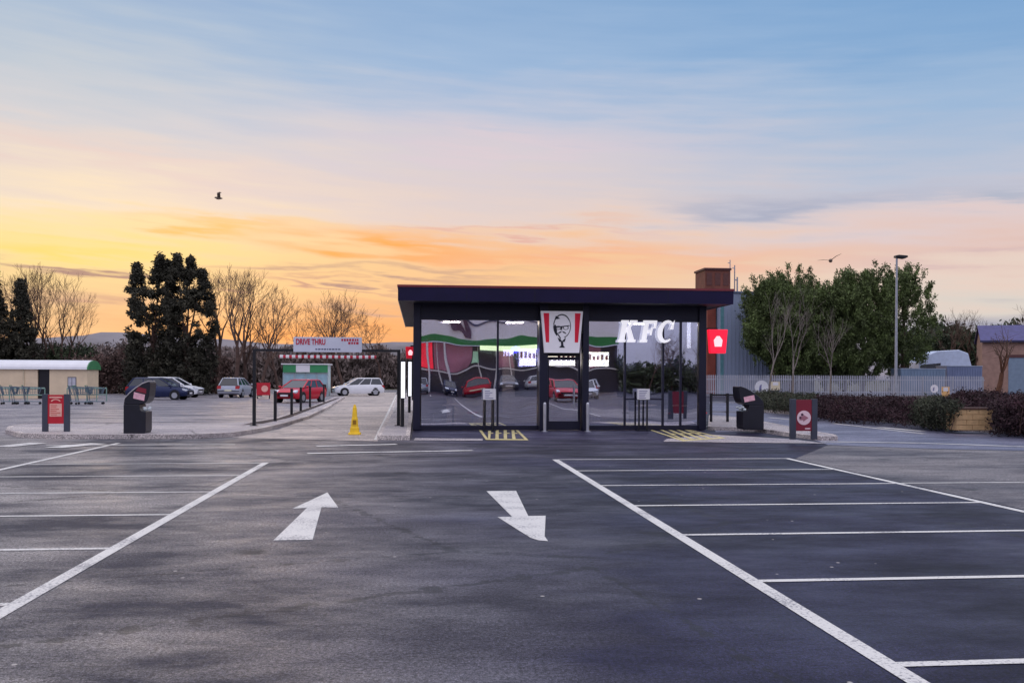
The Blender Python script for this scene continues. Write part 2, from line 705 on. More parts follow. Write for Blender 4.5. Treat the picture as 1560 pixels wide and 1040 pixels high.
def text(body, size, m, parent, loc, rot=(math.pi / 2, 0, 0), name="lettering", depth=.006, shear=0.0, bold=0.0, sx=1.0):
    cu = bpy.data.curves.new("t", 'FONT')
    cu.body = body
    cu.size = size
    cu.extrude = depth
    cu.shear = shear
    cu.offset = bold
    cu.align_x = 'CENTER'
    cu.align_y = 'CENTER'
    t = bpy.data.objects.new("t", cu)
    COL.objects.link(t)
    dg = bpy.context.evaluated_depsgraph_get()
    me = bpy.data.meshes.new_from_object(t.evaluated_get(dg))
    bpy.data.objects.remove(t)
    bpy.data.curves.remove(cu)
    me.name = name
    me.materials.clear()
    me.materials.append(m)
    o = bpy.data.objects.new(name, me)
    COL.objects.link(o)
    o.parent = parent
    o.location = loc
    o.rotation_euler = rot
    o.scale = (sx, 1, 1)
    return o


# ------------------------------------------------------------------ ground, roads, kerbs
R_ = random.Random(5)
struct(MB().add([(-3000, -1500, -.02), (3000, -1500, -.02), (3000, 4500, -.02), (-3000, 4500, -.02)], [(0, 1, 2, 3)]).build("ground", M_GRASS))
struct(MB().sheet([(-75, -70), (75, -70), (75, 118), (-75, 118)], 0).build("car_park", M_ASPH))
struct(MB().sheet([g(-900, 664), g(360, 664), g(430, 652), g(530, 606), g(545, 599), g(-900, 599)], .004).build("side_car_park", M_OLD))
struct(MB().sheet([g(1090, 658), g(1200, 655), g(1262, 678), g(1420, 684), g(1900, 694), g(1900, 650), g(1260, 622), g(1080, 612)], .004).build("road", M_ROAD))
struct(MB().sheet([(7.9, 19.9), (7.9, 10), (30, 9), g(1900, 693.5), g(1420, 683.6), g(1262, 677.6)], .004).build("worn_surface", asphalt("worn_asphalt", S(52, 50, 60), S(116, 110, 110), .7, .5, 51.0)))
struct(MB().sheet([g(352, 667), g(575, 672), g(604, 597.5), g(520, 597.5), g(525, 603), g(470, 637), g(425, 654)], .008).build("drive_lane", M_LANE))
FY = 30.6
struct(MB().sheet([g(628, 668), g(1075, 671), (10.2, 34), (10.2, 46), (-.4, 46)], .004).build("entrance_apron", M_APRON))
struct(MB().sheet([g(1015, 669), g(1080, 662), g(1205, 669), g(1260, 676), g(1010, 673)], .012).build("pavement_strip", M_PAVE))
struct(MB().sheet([g(632, 667.5), g(735, 668.5), g(735, 671.5), g(630, 671)], .012).build("pavement_edge", M_PAVE))


def kerbed(name, poly, h=.12, edge=.14, top=M_PAVE):
    """pavement slab with kerb stones round it"""
    c = Vector((sum(p[0] for p in poly) / len(poly), sum(p[1] for p in poly) / len(poly)))
    n = len(poly)
    area = sum(poly[i][0] * poly[(i + 1) % n][1] - poly[(i + 1) % n][0] * poly[i][1] for i in range(n))
    sgn = 1 if area > 0 else -1
    inner = []
    for i in range(n):
        p0, p1, p2 = Vector(poly[i - 1]), Vector(poly[i]), Vector(poly[(i + 1) % n])
        d1, d2 = (p1 - p0).normalized(), (p2 - p1).normalized()
        nrm = (Vector((-d1.y, d1.x)) + Vector((-d2.y, d2.x))) * sgn
        if nrm.length < .3:
            nrm = Vector((-d1.y, d1.x)) * sgn
        nrm.normalize()
        inner.append(p1 + nrm * edge)
    k = MB()
    vs = [(p[0], p[1], 0) for p in poly] + [(p[0], p[1], h) for p in poly] + [(p[0], p[1], h) for p in inner]
    fs = []
    for i in range(n):
        j = (i + 1) % n
        fs += [(i, j, j + n, i + n), (i + n, j + n, j + 2 * n, i + 2 * n)]
    k.add(vs, fs)
    struct(k.build("kerb", M_KERB))
    struct(MB().sheet([tuple(p) for p in inner], h - .004).build(name, top))


kerbed("pavement", [g(8, 661), g(30, 666), g(70, 668), g(180, 668.5), g(300, 668), g(355, 665), g(400, 657.5), g(435, 649), g(470, 638),
                    g(500, 623), g(525, 606), g(512, 606), g(487, 617), g(455, 630), g(420, 640), g(380, 647), g(300, 650), g(150, 650), g(40, 650), g(12, 655)])
kerbed("pavement", [g(574, 669.5), g(600, 670.5), g(624, 670), g(628, 640), g(629, 600), g(606, 600), g(592, 634)])
kerbed("pavement", [g(1078, 655), g(1150, 657.5), g(1210, 666), g(1250, 671), g(1276, 671), g(1272, 668), g(1238, 662), g(1180, 650), g(1130, 640), g(1080, 636)])
kerbed("verge", [g(1150, 627), g(1290, 638), g(1400, 648), g(1460, 656.5), g(1560, 661), g(1900, 668), g(1900, 603), g(1500, 604), g(1240, 606), g(1130, 612)], top=M_SOIL)
bed = MB().sheet([g(368, 647.2, .12), g(400, 645, .12), g(440, 636, .12), g(480, 621, .12), g(517, 606, .12), g(513, 606, .12), g(470, 621, .12), g(425, 636.5, .12), g(385, 643, .12)], .122)
struct(bed.build("planting_soil", M_SOIL))

# painted markings
PZ = .005


def line(px, name="road_marking", w=.1, m=M_PAINT, z=.012):
    pts = [g(*p) for p in px]
    line_w(pts, name, w, m, z)


def line_w(pts, name="road_marking", w=.1, m=M_PAINT, z=PZ):
    mb = MB()
    for a, b in zip(pts, pts[1:]):
        a, b = Vector(a), Vector(b)
        d = (b - a).normalized()
        nrm = Vector((-d.y, d.x)) * w / 2
        seg = max(1, int((b - a).length / 2.0))
        mb.sheet([a - nrm, b - nrm, b + nrm, a + nrm], z)
    return struct(mb.build(name, m))


XL, XR, XR2 = -2.98, 2.81, 7.77
line_w([(XL, 2.0), (XL, 19.5)], "bay_edge_line", .13)
line_w([(XR, 2.0), (XR, 19.95)], "bay_edge_line", .13)
line_w([(XR2, 2.0), (XR2, 20.05)], "bay_edge_line", .12)
line_w([(-7.46, 2.0), (-7.46, 25.2)], "bay_edge_line", .12)
for k in range(7):
    y = 5.6 + 2.39 * k
    line_w([(XR + .066, y), (XR2 - .062, y + .04)], "bay_line", .095)
    line_w([(XR2 + .062, y + .04), (XR2 + 4.9, y + .07)], "bay_line", .08, z=.009) if k == 4 else None
for k in range(6):
    y = 7.6 + 2.36 * k
    line_w([(XL - .066, y), (-7.38, y - .03)], "bay_line", .095)
    if k == 5:
        pass
line([(482, 680), (604, 677)], w=.28)
line([(468, 691), (720, 686.5)], w=.24)
line([(70, 678.5), (358, 677.5)], w=.16)
line([(0, 681), (58, 675)], w=.5)
line([(80, 682.5), (150, 676)], w=.5, z=.016)
line([(1268, 645), (1330, 652), (1408, 661)], w=.16)
line([(1340, 651), (1405, 657)], w=.3)
line([(1250, 673), (1400, 675), (1570, 681)], w=.2)
line([(1170, 636), (1212, 640)], w=.18)
struct(MB().prism([g(*p) for p in [(416.5, 823), (476, 822), (489.5, 772.5), (515, 773), (498.5, 750), (446, 774.5), (467.5, 773.5)]], PZ - .003, PZ, 'z').build("direction_arrow", M_PAINT))
struct(MB().prism([g(*p) for p in [(741, 748), (786, 747.5), (804.5, 786), (831, 785.5), (829.5, 817), (834.5, 824), (821, 823), (808, 819), (758, 787.5), (780, 787)]], PZ - .003, PZ, 'z').build("direction_arrow", M_PAINT))


def hatch(c, nbar=5, name="hatched_box"):
    """yellow box with crossed bars painted in front of the doors"""
    P = [Vector(g(*p)) for p in c]          # near-left, near-right, far-right, far-left
    mb = MB()

    def q(u, v):
        return P[0] * (1 - u) * (1 - v) + P[1] * u * (1 - v) + P[2] * u * v + P[3] * (1 - u) * v

    def quad(a, b, c_, d, z):
        mb.sheet([q(*a), q(*b), q(*c_), q(*d)], z)
    t = .07
    quad((0, 0), (1, 0), (1, t), (0, t), .016)
    quad((0, 1 - t), (1, 1 - t), (1, 1), (0, 1), .016)
    quad((0, t), (t, t), (t, 1 - t), (0, 1 - t), .016)
    quad((1 - t, t), (1, t), (1, 1 - t), (1 - t, 1 - t), .016)
    for i in range(1, nbar):
        u = i / nbar
        quad((max(t, u - .16), t), (u - .08, t), (min(1 - t, u + .14), 1 - t), (u + .06, 1 - t), .019)
        quad((u - .02, .47), (min(1 - t, u + .1), .47), (min(1 - t, u + .1), .55), (u - .02, .55), .022)
    struct(mb.build(name, M_YPAINT))


line([(573, 670), (604, 601)], w=.13, z=.014)
hatch([(740, 670.5), (805, 671), (786, 652.5), (727, 652.5)])
hatch([(1040, 672.5), (1106, 668), (1046, 654), (985, 654)])

# ------------------------------------------------------------------ hills
def hill(name, Y, x0, x1, pts, m, depth=160):
    n = 90
    xs = np.linspace(x0, x1, n)
    rng = np.random.RandomState(4)
    px = [p[0] for p in pts]
    pz = [p[1] for p in pts]
    zs = np.interp(xs, px, pz) + sum(np.sin(xs * f + p) * a for f, p, a in ((.03, 1, 1.1), (.09, 2, .6), (.21, .5, .35), (.5, 2.2, .2)))
    mb = MB()
    vs = []
    for i in range(n):
        vs += [(xs[i], Y - depth, -1), (xs[i], Y - depth * .35, zs[i] * .62), (xs[i], Y, zs[i]), (xs[i], Y + depth, -1)]
    fs = []
    for i in range(n - 1):
        for k in range(3):
            fs.append((i * 4 + k, i * 4 + 4 + k, i * 4 + 5 + k, i * 4 + 1 + k))
    mb.add(vs, fs)
    return struct(mb.build(name, m, smooth=True))


def hz(px, py, Y):
    return at(px, py, Y)


HP = [hz(*p, 760) for p in [(-200, 520), (60, 514), (110, 511), (150, 506), (185, 508), (240, 514), (330, 518), (420, 521), (520, 520), (610, 522), (800, 530), (1200, 535), (1800, 530)]]
hill("hills", 760, -520, 620, HP, M_HILL)

# ------------------------------------------------------------------ restaurant
rest = thing("restaurant", "low flat roofed dark glass fronted drive-through restaurant at the end of the car park", "restaurant", (4.4, FY, 0))
RX0, RX1 = at(629, 600, FY)[0], at(1075, 600, FY)[0]
BK = FY + 14.5
W = dict(parent=rest, world=True)
ZG = 3.52                                   # glass head
ZS = 3.98                                   # soffit
wl = MB()
wl.box(RX0, RX0 + .22, FY + .28, BK, .05, ZS)
wl.box(RX1 - .22, RX1, FY + .28, BK, .05, ZS)
wl.box(RX0 + .22, RX1 - .22, BK - .25, BK, .05, ZS)
wl.build("wall", M_NAVY, **W)
MB().box(RX0 + .22, RX1 - .22, FY + .04, FY + .34, ZG, ZS - .003).build("header", M_NAVY, **W)
fx0, _ = at(606, 445, FY - 1.3)
fx1, _ = at(1117, 452, FY - 1.3)
rf = MB().box(fx0 + .03, fx1 - .03, FY - 1.27, BK + .5, ZS, ZS + .12).build("roof", M_SOFFIT, **W)
fa = MB()
fa.prism([(FY - 1.3, ZS - .02), (FY - 1.27, ZS - .02), (FY - 1.27, 4.36), (FY - 1.33, 4.36)], fx0, fx1, 'x')
fa.build("fascia", M_FASCIA, parent=rf, world=True)
MB().box(fx0, fx0 + .028, FY - 1.268, BK + .5, ZS - .02, 4.36).build("side_fascia", M_FASCIA, parent=rf, world=True)
MB().box(fx1 - .028, fx1, FY - 1.268, BK + .5, ZS - .02, 4.36).build("side_fascia", M_FASCIA, parent=rf, world=True)
MB().box(fx0 - .02, fx1 + .02, FY - 1.35, BK + .52, 4.362, 4.43).build("roof_trim", M_TRIM, parent=rf, world=True)
for k in range(1, 5):
    xx = fx0 + (fx1 - fx0) * k / 5
    MB().prism([(FY - 1.303, ZS - .015), (FY - 1.2985, ZS - .015), (FY - 1.3285, 4.355), (FY - 1.333, 4.355)], xx - .008, xx + .008, 'x').build("panel_joint", M_SOFFIT, parent=rf, world=True)
# corner posts, portal posts
def colx(a, b, name, m=M_NAVY, y0=FY - .06, y1=FY + .27, z1=ZG):
    x0, x1 = at(a, 600, FY)[0], at(b, 600, FY)[0]
    return MB().box(x0, x1, y0, y1, .02, z1).build(name, m, bevel=.012, **W)


colx(629, 640, "corner_post", z1=ZS - .004)
colx(1064, 1075, "corner_post", z1=ZS - .004)
colx(820, 832, "portal_post", y0=FY - .35, z1=ZS - .004)
colx(885, 894, "portal_post", y0=FY - .35, z1=ZS - .004)
X = lambda p: at(p, 600, FY)[0]
MB().box(X(832), X(885), FY - .3, FY + .2, 3.1, ZS - .006).build("portal_head", M_BLACK, **W)


def window(a, b, splits, z0=.16, z1=ZG, rails=()):
    fr = MB()
    x0, x1 = X(a), X(b)
    t = .05
    fr.box(x0, x1, FY + .02, FY + .12, .02, z0)
    fr.box(x0, x1, FY + .02, FY + .12, z1 - .05, z1 - .003)
    edges = [x0] + [X(s) for s in splits] + [x1]
    for e in edges[1:-1]:
        fr.box(e - .03, e + .03, FY, FY + .13, z0, z1 - .05)
    for (ra, rb, zr) in rails:
        fr.box(X(ra) + .03, X(rb) - .03, FY + .025, FY + .1, zr - .025, zr + .025)
    f = fr.build("window", M_NAVY, **W)
    for e0, e1 in zip(edges, edges[1:]):
        MB().box(e0 + .03, e1 - .03, FY + .055, FY + .07, z0, z1 - .05).build("pane", M_GLASS, parent=f, world=True)


window(640, 820, [758])
window(894, 1064, [952, 1010, 1037], rails=[(952, 1010, 1.0)])
# door
d = MB()
dx0, dx1 = X(833), X(884)
for a, b in ((dx0, dx0 + .07), (dx1 - .07, dx1)):
    d.box(a, b, FY + .02, FY + .1, .03, 2.34)
d.box(dx0 + .07, dx1 - .07, FY + .022, FY + .098, .03, .3)
d.box(dx0 + .07, dx1 - .07, FY + .022, FY + .098, 2.24, 2.34)
dr = d.build("door", M_NAVY, **W)
MB().box(dx0 + .07, dx1 - .07, FY + .052, FY + .066, .3, 2.24).build("pane", M_GLASS, parent=dr, world=True)
MB().tube((dx1 - .2, FY - .04, .75), (dx1 - .2, FY - .04, 1.45), .018, n=8).box(dx1 - .21, dx1 - .19, FY - .04, FY + .05, .8, .83).box(dx1 - .21, dx1 - .19, FY - .04, FY + .05, 1.37, 1.4).build("handle", M_STEEL, parent=dr, world=True)
MB().box(dx0, dx1, FY + .03, FY + .09, 2.345, 3.09).build("transom", M_BLACK, **W)
# side wall windows seen edge-on from the lane
sw = MB().box(RX0 - .05, RX0 - .003, FY + 2.0, FY + 4.2, .9, 2.4).build("serving_window", M_BLACK, **W)
# interior
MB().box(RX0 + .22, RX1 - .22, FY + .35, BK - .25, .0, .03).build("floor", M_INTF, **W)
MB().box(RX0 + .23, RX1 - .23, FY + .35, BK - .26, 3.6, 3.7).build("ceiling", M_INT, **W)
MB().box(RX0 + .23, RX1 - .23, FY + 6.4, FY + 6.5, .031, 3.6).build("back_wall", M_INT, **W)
M_PANEL = mat("interior_fill_panel", S(255, 236, 214), .5, 0, 0, emit=22)  # unseen glowing panels, added to brighten the dark interior behind the glass
for i in range(4):
    for k in range(2):
        x = RX0 + 1.3 + i * 2.2
        y = FY + .72 + k * 2.6
        MB().box(x - .3, x + .3, y - .3, y + .3, 3.57, 3.597).build("interior_fill_panel", M_PANEL, **W)

# interior furniture
ct = thing("serving_counter", "dark serving counter under the lit menu screens behind the glass", "counter", (4.2, FY + 4.6, .03))
MB().box(-3.2, 3.4, -.3, .3, 0, .95).build("counter_front", M_BEIGE, ct, bevel=.01)
MB().box(-3.25, 3.45, -.36, .34, .952, 1.0).build("counter_top", M_BLACK, ct, bevel=.006)


def menu_screen(a, b, y0, y1, label, c, bars, emit=8, Y=FY + 3.6, stripes=True):
    x0, z1 = at(a, y0, Y)
    x1, z0 = at(b, y1, Y)
    t = thing("menu_screen", label, "menu screen", ((x0 + x1) / 2, Y, z0), group="lit menu screens behind the shop glass")
    w, h = x1 - x0, z1 - z0
    MB().box(-w / 2 - .03, w / 2 + .03, .01, .08, -.03, h + .03).build("casing", M_BLACK, t)
    MB().box(-w / 2, w / 2, 0, .0095, 0, h).build("screen", mat("screen_" + c[0], c[1], .4, 0, .15, 2.5, emit=emit), t)
    if stripes:
        mb = MB()
        r = random.Random(int(a))
        n = bars
        for i in range(n):
            xx = -w / 2 + w * (i + .5) / n
            hh = h * r.uniform(.25, .5)
            MB().box(xx - w / n * .3, xx + w / n * .3, -.006, -.001, h * .45, h * .45 + hh).build("menu_picture", mat("menu_pic", S(120, 60, 60), .5, 0, .6, 8, emit=1.6), t)
    MB().tube((0, .05, h), (0, .05, 3.6 - z0), .02).build("hanger", M_BLACK, t)
    return t


menu_screen(767, 782, 533, 556, "narrow white lit menu screen beside a blue glow, leftmost behind the glass", ("a", S(226, 222, 255)), 3)
menu_screen(791, 816, 531, 557, "white and violet lit menu screen just left of the entrance", ("b", S(236, 226, 250)), 4)
menu_screen(834, 876, 540, 557, "wide pale cream lit menu screen directly under the bucket shaped sign", ("c", S(250, 240, 222)), 6, 8)
menu_screen(895, 927, 536, 558, "cream lit menu screen with dark pictures just right of the entrance", ("d", S(250, 244, 214)), 5)
bl = thing("neon_light", "small blue glowing light between two menu screens", "light", (at(786, 532, FY + 3.5)[0], FY + 3.5, at(786, 532, FY + 3.5)[1]))
MB().disc(0, 0, .12, -.03, .03).build("lamp", mat("blue_glow", S(60, 40, 255), .4, 0, 0, emit=8.0), bl)
MB().box(-.02, .02, -.02, .02, .12, 3.6 - bl.location.z).build("rod", M_BLACK, bl)


def column(a, b, name, label, Y, z0, z1, m, y0=None):
    x0, x1 = at(a, 600, Y)[0], at(b, 600, Y)[0]
    t = thing(name, label, name.replace("_", " "), ((x0 + x1) / 2, Y, z0))
    w = (x1 - x0) / 2
    MB().box(-w, w, 0, .3, 0, z1 - z0).build("panel", m, t, bevel=.01)
    MB().box(-w - .01, w + .01, -.01, .31, -.001, .1).build("plinth", M_BLACK, t)
    return t


column(766, 784, "order_kiosk", "tall beige panel standing behind the left shop window below the narrow screen", FY + 2.0, .03, 2.4, M_BEIGE)
column(896, 940, "seat_divider", "waist high beige divider panel behind the right shop window", FY + 1.75, .03, 1.18, M_BEIGE)


def dining_set(px, label, Y=FY + 1.6):
    x = at(px, 600, Y)[0]
    t = thing("dining_table", label, "table", (x, Y, .03), group="dining tables behind the shop glass")
    MB().lathe([(.36, .70), (.37, .72), (.36, .74)], 20).build("table_top", M_BEIGE, t)
    MB().lathe([(.24, 0), (.24, .02), (.04, .04), (.035, .7)], 14).build("pedestal", M_BLACK, t)
    for s in (-1, 1):
        st = thing("stool", ("stool on the left side of the " if s < 0 else "stool on the right side of the ") + label.split(' ', 1)[1], "stool", (x + s * .65, Y, .03), group="stools at the dining tables")
        MB().lathe([(.17, .44), (.19, .46), (.18, .5)], 14).build("seat", M_RED if s > 0 else M_BLACK, st)
        MB().lathe([(.2, 0), (.2, .02), (.03, .04), (.03, .44)], 12).build("pedestal", M_STEEL, st)


dining_set(690, "round dining table behind the left shop window")
dining_set(985, "round dining table behind the right shop window")
dining_set(1040, "round dining table by the right corner post")


def notice(px, label):
    x = at(px, 600, FY - .3)[0]
    z1 = at(px, 593, FY - .3)[1]
    t = thing("notice_stand", label, "notice stand", (x, FY - .25, .02), group="notice stands outside the shop windows")
    MB().box(-.2, .2, -.02, .02, z1 - .34, z1).build("notice", M_WHITE, t)
    r = random.Random(px)
    mb = MB()
    for i in range(5):
        mb.box(-.14, -.14 + r.uniform(.12, .27), -.024, -.021, z1 - .08 - i * .055, z1 - .06 - i * .055)
    mb.build("print_lines", mat("print_grey", S(120, 120, 160), .6), t)
    for s in (-.13, .13):
        MB().box(s - .025, s + .025, .022, .06, 0.02, z1 - .1).build("leg", M_BLACK, t)
    MB().box(-.22, .22, -.1, .16, 0, .02).build("foot", M_BLACK, t)


notice(745.5, "white notice on a dark two legged stand before the left shop window")
notice(980.5, "white notice on a dark two legged stand before the right shop window")
for px, lab in ((826, "steel post at the left side of the entrance door"), (890, "steel post at the right side of the entrance door")):
    x = X(px)
    t = thing("bollard", lab, "bollard", (x, FY - .62, .004), group="steel posts flanking the entrance")
    MB().lathe([(.075, 0), (.075, .02), (.05, .025), (.05, .86), (.035, .9), (0.005, .91)], 14).build("post", M_STEEL, t, smooth=False)
    MB().lathe([(.11, 0), (.11, .012)], 14).build("base_plate", M_STEEL, t)

# bucket shaped sign over the door
YB = FY - .5
bx0, bz1 = at(824, 473.5, YB)
bx1, _ = at(888, 473.5, YB)
cx0, bz0 = at(830, 537, YB)
cx1, _ = at(883, 537, YB)
bcx = (bx0 + bx1) / 2
BS = thing("bucket_sign", "bucket shaped red and white striped sign with a bearded face above the entrance door", "shop sign", (bcx, YB, bz0))
hw1, hw0, hh = (bx1 - bx0) / 2, (cx1 - cx0) / 2, bz1 - bz0
M_SIGNW = mat("sign_white", S(232, 228, 236), .45, 0, .03, emit=.16)
M_SIGNR = mat("sign_red", S(206, 8, 50), .45, 0, .06, emit=.2)
M_SIGNK = mat("sign_black", S(22, 22, 40), .5, 0, .1)
MB().prism([(-hw0, 0), (hw0, 0), (hw1, hh), (-hw1, hh)], 0, .14).build("sign_panel", M_SIGNW, BS)
for s in (-1, 1):
    def wz(u, v):                            # u across the half width, v up
        return (s * (hw0 + (hw1 - hw0) * v) * u, hh * v)
    MB().prism([wz(.70, .25), wz(.88, .25), wz(.89, .95), wz(.62, .95)], -.008, -.001).build("stripe", M_SIGNR, BS)
# face emblem: simple flat shapes
fc = MB()
EX, EZ, ER, EH = .0, hh * .64, hw1 * .42, hh * .29


def arc_band(a0, a1, r_in, r_out, n=14, sx=1, sz=1, cx=0, cz=0):
    for i in range(n):
        t0 = math.radians(a0 + (a1 - a0) * i / n)
        t1 = math.radians(a0 + (a1 - a0) * (i + 1) / n)
        fc.prism([(cx + r_in * sx * math.cos(t0), cz + r_in * sz * math.sin(t0)), (cx + r_out * sx * math.cos(t0), cz + r_out * sz * math.sin(t0)),
                  (cx + r_out * sx * math.cos(t1), cz + r_out * sz * math.sin(t1)), (cx + r_in * sx * math.cos(t1), cz + r_in * sz * math.sin(t1))], -.01, -.001)


arc_band(30, 175, .9, 1.0, sx=ER, sz=EH, cz=EZ)
arc_band(-75, 30, .93, 1.0, sx=ER, sz=EH, cz=EZ)
arc_band(178, 235, .76, 1.0, sx=ER, sz=EH, cz=EZ)
fc.prism([(-ER * .85, EZ + EH * .55), (-ER * .2, EZ + EH * .62), (-ER * .7, EZ + EH * .85)], -.012, -.002)
fc.prism([(-ER * .7, EZ - .02), (ER * .85, EZ + .03), (ER * .85, EZ + .0), (-ER * .7, EZ - .06)], -.013, -.003)
for s in (-.42, .42):
    arc_band(0, 360, .75, 1.0, n=12, sx=ER * .33, sz=EH * .17, cx=s * ER, cz=EZ - .05)
for sg in (-1, 1):
    fc.prism([(ER * .02 * sg, EZ - EH * .40), (ER * .36 * sg, EZ - EH * .50), (ER * .5 * sg, EZ - EH * .66), (ER * .12 * sg, EZ - EH * .54)], -.014, -.004)
fc.prism([(-ER * .9, EZ + EH * .1), (-ER * .7, EZ + EH * .1), (-ER * .55, EZ - EH * .45), (-ER * .72, EZ - EH * .5)], -.0145, -.004)
fc.prism([(-ER * .08, EZ - EH * .02), (ER * .04, EZ - EH * .02), (-ER * .0, EZ - EH * .33), (-ER * .22, EZ - EH * .30)], -.0155, -.004)
fc.prism([(-ER * .5, EZ - EH * .7), (-ER * .38, EZ - EH * .68), (-ER * .12, EZ - EH * 1.0), (-ER * .2, EZ - EH * 1.08)], -.0148, -.004)
fc.prism([(-ER * .5, EZ - EH * .95), (-ER * .15, EZ - EH * 1.1), (0, EZ - EH * 1.25), (ER * .2, EZ - EH * 1.1), (ER * .45, EZ - EH * .95), (ER * .3, EZ - EH * 1.3), (-ER * .3, EZ - EH * 1.3)], -.015, -.004)
fc.prism([(-ER * .12, EZ - EH * 1.28), (ER * .12, EZ - EH * 1.28), (ER * .16, EZ - EH * 1.6), (ER * .34, EZ - EH * 1.78), (-ER * .34, EZ - EH * 1.78), (-ER * .1, EZ - EH * 1.6)], -.016, -.004)
fc.build("emblem", M_SIGNK, BS)
for sg in (-.6, .5):
    MB().box(hw0 * sg, hw0 * (sg + .1), .141, .2, hh * .2, hh * .8).build("bracket", M_BLACK, BS)

# letters KFC, hung in front of the right hand glass
YL = FY - .1
lx0, lz0 = at(944, 521, YL)
lx1, lz1 = at(1030, 488.5, YL)
KF = thing("letter_sign", "large white slanted capital letters KFC across the top of the right shop window", "shop sign", (lx0, YL, lz0))
M_LET = mat("letter_white", S(240, 238, 244), .4, 0, .03, emit=.7)
LH = lz1 - lz0


def letter(name, polys, ox, xs):
    mb = MB()
    for i, p in enumerate(polys):
        mb.prism([((ox + x * xs + z * .17) * LH, z * LH) for x, z in p], -.03 - .003 * i, .03)
    mb.build(name, M_LET, KF)


letter("letter_k", [[(0, 0), (.46, 0), (.46, .12), (0, .12)], [(.08, .12), (.38, .12), (.38, .88), (.08, .88)], [(0, .88), (.46, .88), (.46, 1.0), (0, 1.0)],
                    [(.38, .40), (.5, .56), (.84, .88), (.6, .88), (.38, .62)], [(.54, .88), (.98, .88), (.98, 1.0), (.54, 1.0)],
                    [(.42, .55), (.6, .7), (.96, .12), (.64, .12)], [(.58, 0), (1.06, 0), (1.06, .12), (.58, .12)]], -.1, .76)
letter("letter_f", [[(0, 0), (.48, 0), (.48, .12), (0, .12)], [(.1, .12), (.4, .12), (.4, .86), (.1, .86)], [(0, .86), (.92, .86), (.92, 1.0), (0, 1.0)],
                    [(.76, .64), (.92, .64), (.92, .86), (.8, .86)], [(.4, .43), (.64, .43), (.64, .56), (.4, .56)], [(.6, .33), (.7, .33), (.7, .67), (.6, .67)]], .92, .7)
cp = []
for i in range(18):
    a0 = math.radians(46 + 268 * i / 18)
    a1 = math.radians(46 + 268 * (i + 1) / 18)
    w0, w1 = .66 + .2 * math.cos(a0), .66 + .2 * math.cos(a1)
    cp.append([(.5 + .5 * w0 * math.cos(a0), .5 + .52 * (w0 + .08) * math.sin(a0)), (.5 + .5 * math.cos(a0), .5 + .52 * math.sin(a0)),
               (.5 + .5 * math.cos(a1), .5 + .52 * math.sin(a1)), (.5 + .5 * w1 * math.cos(a1), .5 + .52 * (w1 + .08) * math.sin(a1))])
cp.append([(.72, .6), (.9, .6), (.9, 1.02), (.8, .86)])
mb = MB()
for i, p in enumerate(cp):
    mb.prism([((1.68 + x * .78 + z * .17) * LH, z * LH) for x, z in p], -.03 - .001 * (i % 2), .03)
mb.build("letter_c", M_LET, KF)
for px, h0, h1, nm in ((1037, 494, 530, "thin"), (1049.5, 491, 530, "thick")):
    x, z1 = at(px, h0, FY + .3)
    _, z0 = at(px, h1, FY + .3)
    t = thing("tube_light", f"{nm} white vertical tube light inside the right corner of the shop window", "tube light", (x, FY + .3, z0), group="vertical tube lights in the shop window")
    r = .035 if nm == "thin" else .06
    MB().tube((0, 0, 0), (0, 0, z1 - z0), r, n=10).build("tube", mat("soft_tube", S(226, 222, 218), .5, 0, 0, emit=3.0), t)
    MB().tube((0, 0, z1 - z0), (0, 0, 3.6 - z0), .012, n=6).build("cable", M_BLACK, t)


def red_lantern(px, py, hpx, Y, wall_x, label, em):
    x, z = at(px, py, Y)
    h = hpx / F * Y
    t = thing("projecting_sign", label, "shop sign", (x, Y, z), group="red bucket signs on the side walls")
    m = mat("lantern_red%d" % int(em * 10), S(236, 22, 52), .4, 0, .05, emit=em)
    w = h * .42
    MB().prism([(-w * .8, -h / 2), (w * .8, -h / 2), (w, h / 2), (-w, h / 2)], -.09, .09).build("lantern", m, t, bevel=.02)
    mb = MB().prism([(-w * .35, -h * .22), (w * .35, -h * .22), (w * .45, h * .05), (w * .15, h * .22), (-w * .15, h * .22), (-w * .45, h * .05)], -.1, -.092)
    mb.build("emblem", mat("lantern_pale", S(255, 200, 205), .4, 0, 0, emit=em * .8), t)
    dxw = wall_x - x
    MB().box(min(0, dxw), max(0, dxw), -.03, .03, h / 2 + .002, h / 2 + .05).build("bracket", M_BLACK, t)
    return t


red_lantern(1092.5, 520, 37, FY + .6, RX1, "glowing red bucket shaped sign projecting from the right end of the shop", 1.3)
red_lantern(625, 537, 18, FY + 5.5, RX0, "small dim red bucket shaped sign projecting from the left wall of the shop", .25)


# lit totems by the drive lane
def totem(px, ybase, ytop, ylit0, ylit1, wpx, label):
    x, Y = g(px, ybase, .12)
    t = thing("lit_totem", label, "light column", (x, Y, .116), group="lit columns beside the drive lane")
    z = lambda py: at(px, py, Y)[1] - .116
    w = wpx / F * Y / 2
    MB().tube((-.02, 0, 0), (-.02, 0, z(ylit1)), .06, n=8).build("post", M_BLACK, t)
    MB().box(-w - .06, w + .02, -.02, .12, z(ylit1) - .02, z(ylit0) + .06).build("casing", M_BLACK, t)
    MB().box(-w, w, -.05, -.022, z(ylit1), z(ylit0)).build("lit_panel", M_TUBE, t)


totem(613.5, 649.5, 545, 551, 606, 6, "white lit column nearest the lane gantry")
totem(624, 628, 545, 551, 603, 5, "white lit column close to the left wall of the shop")


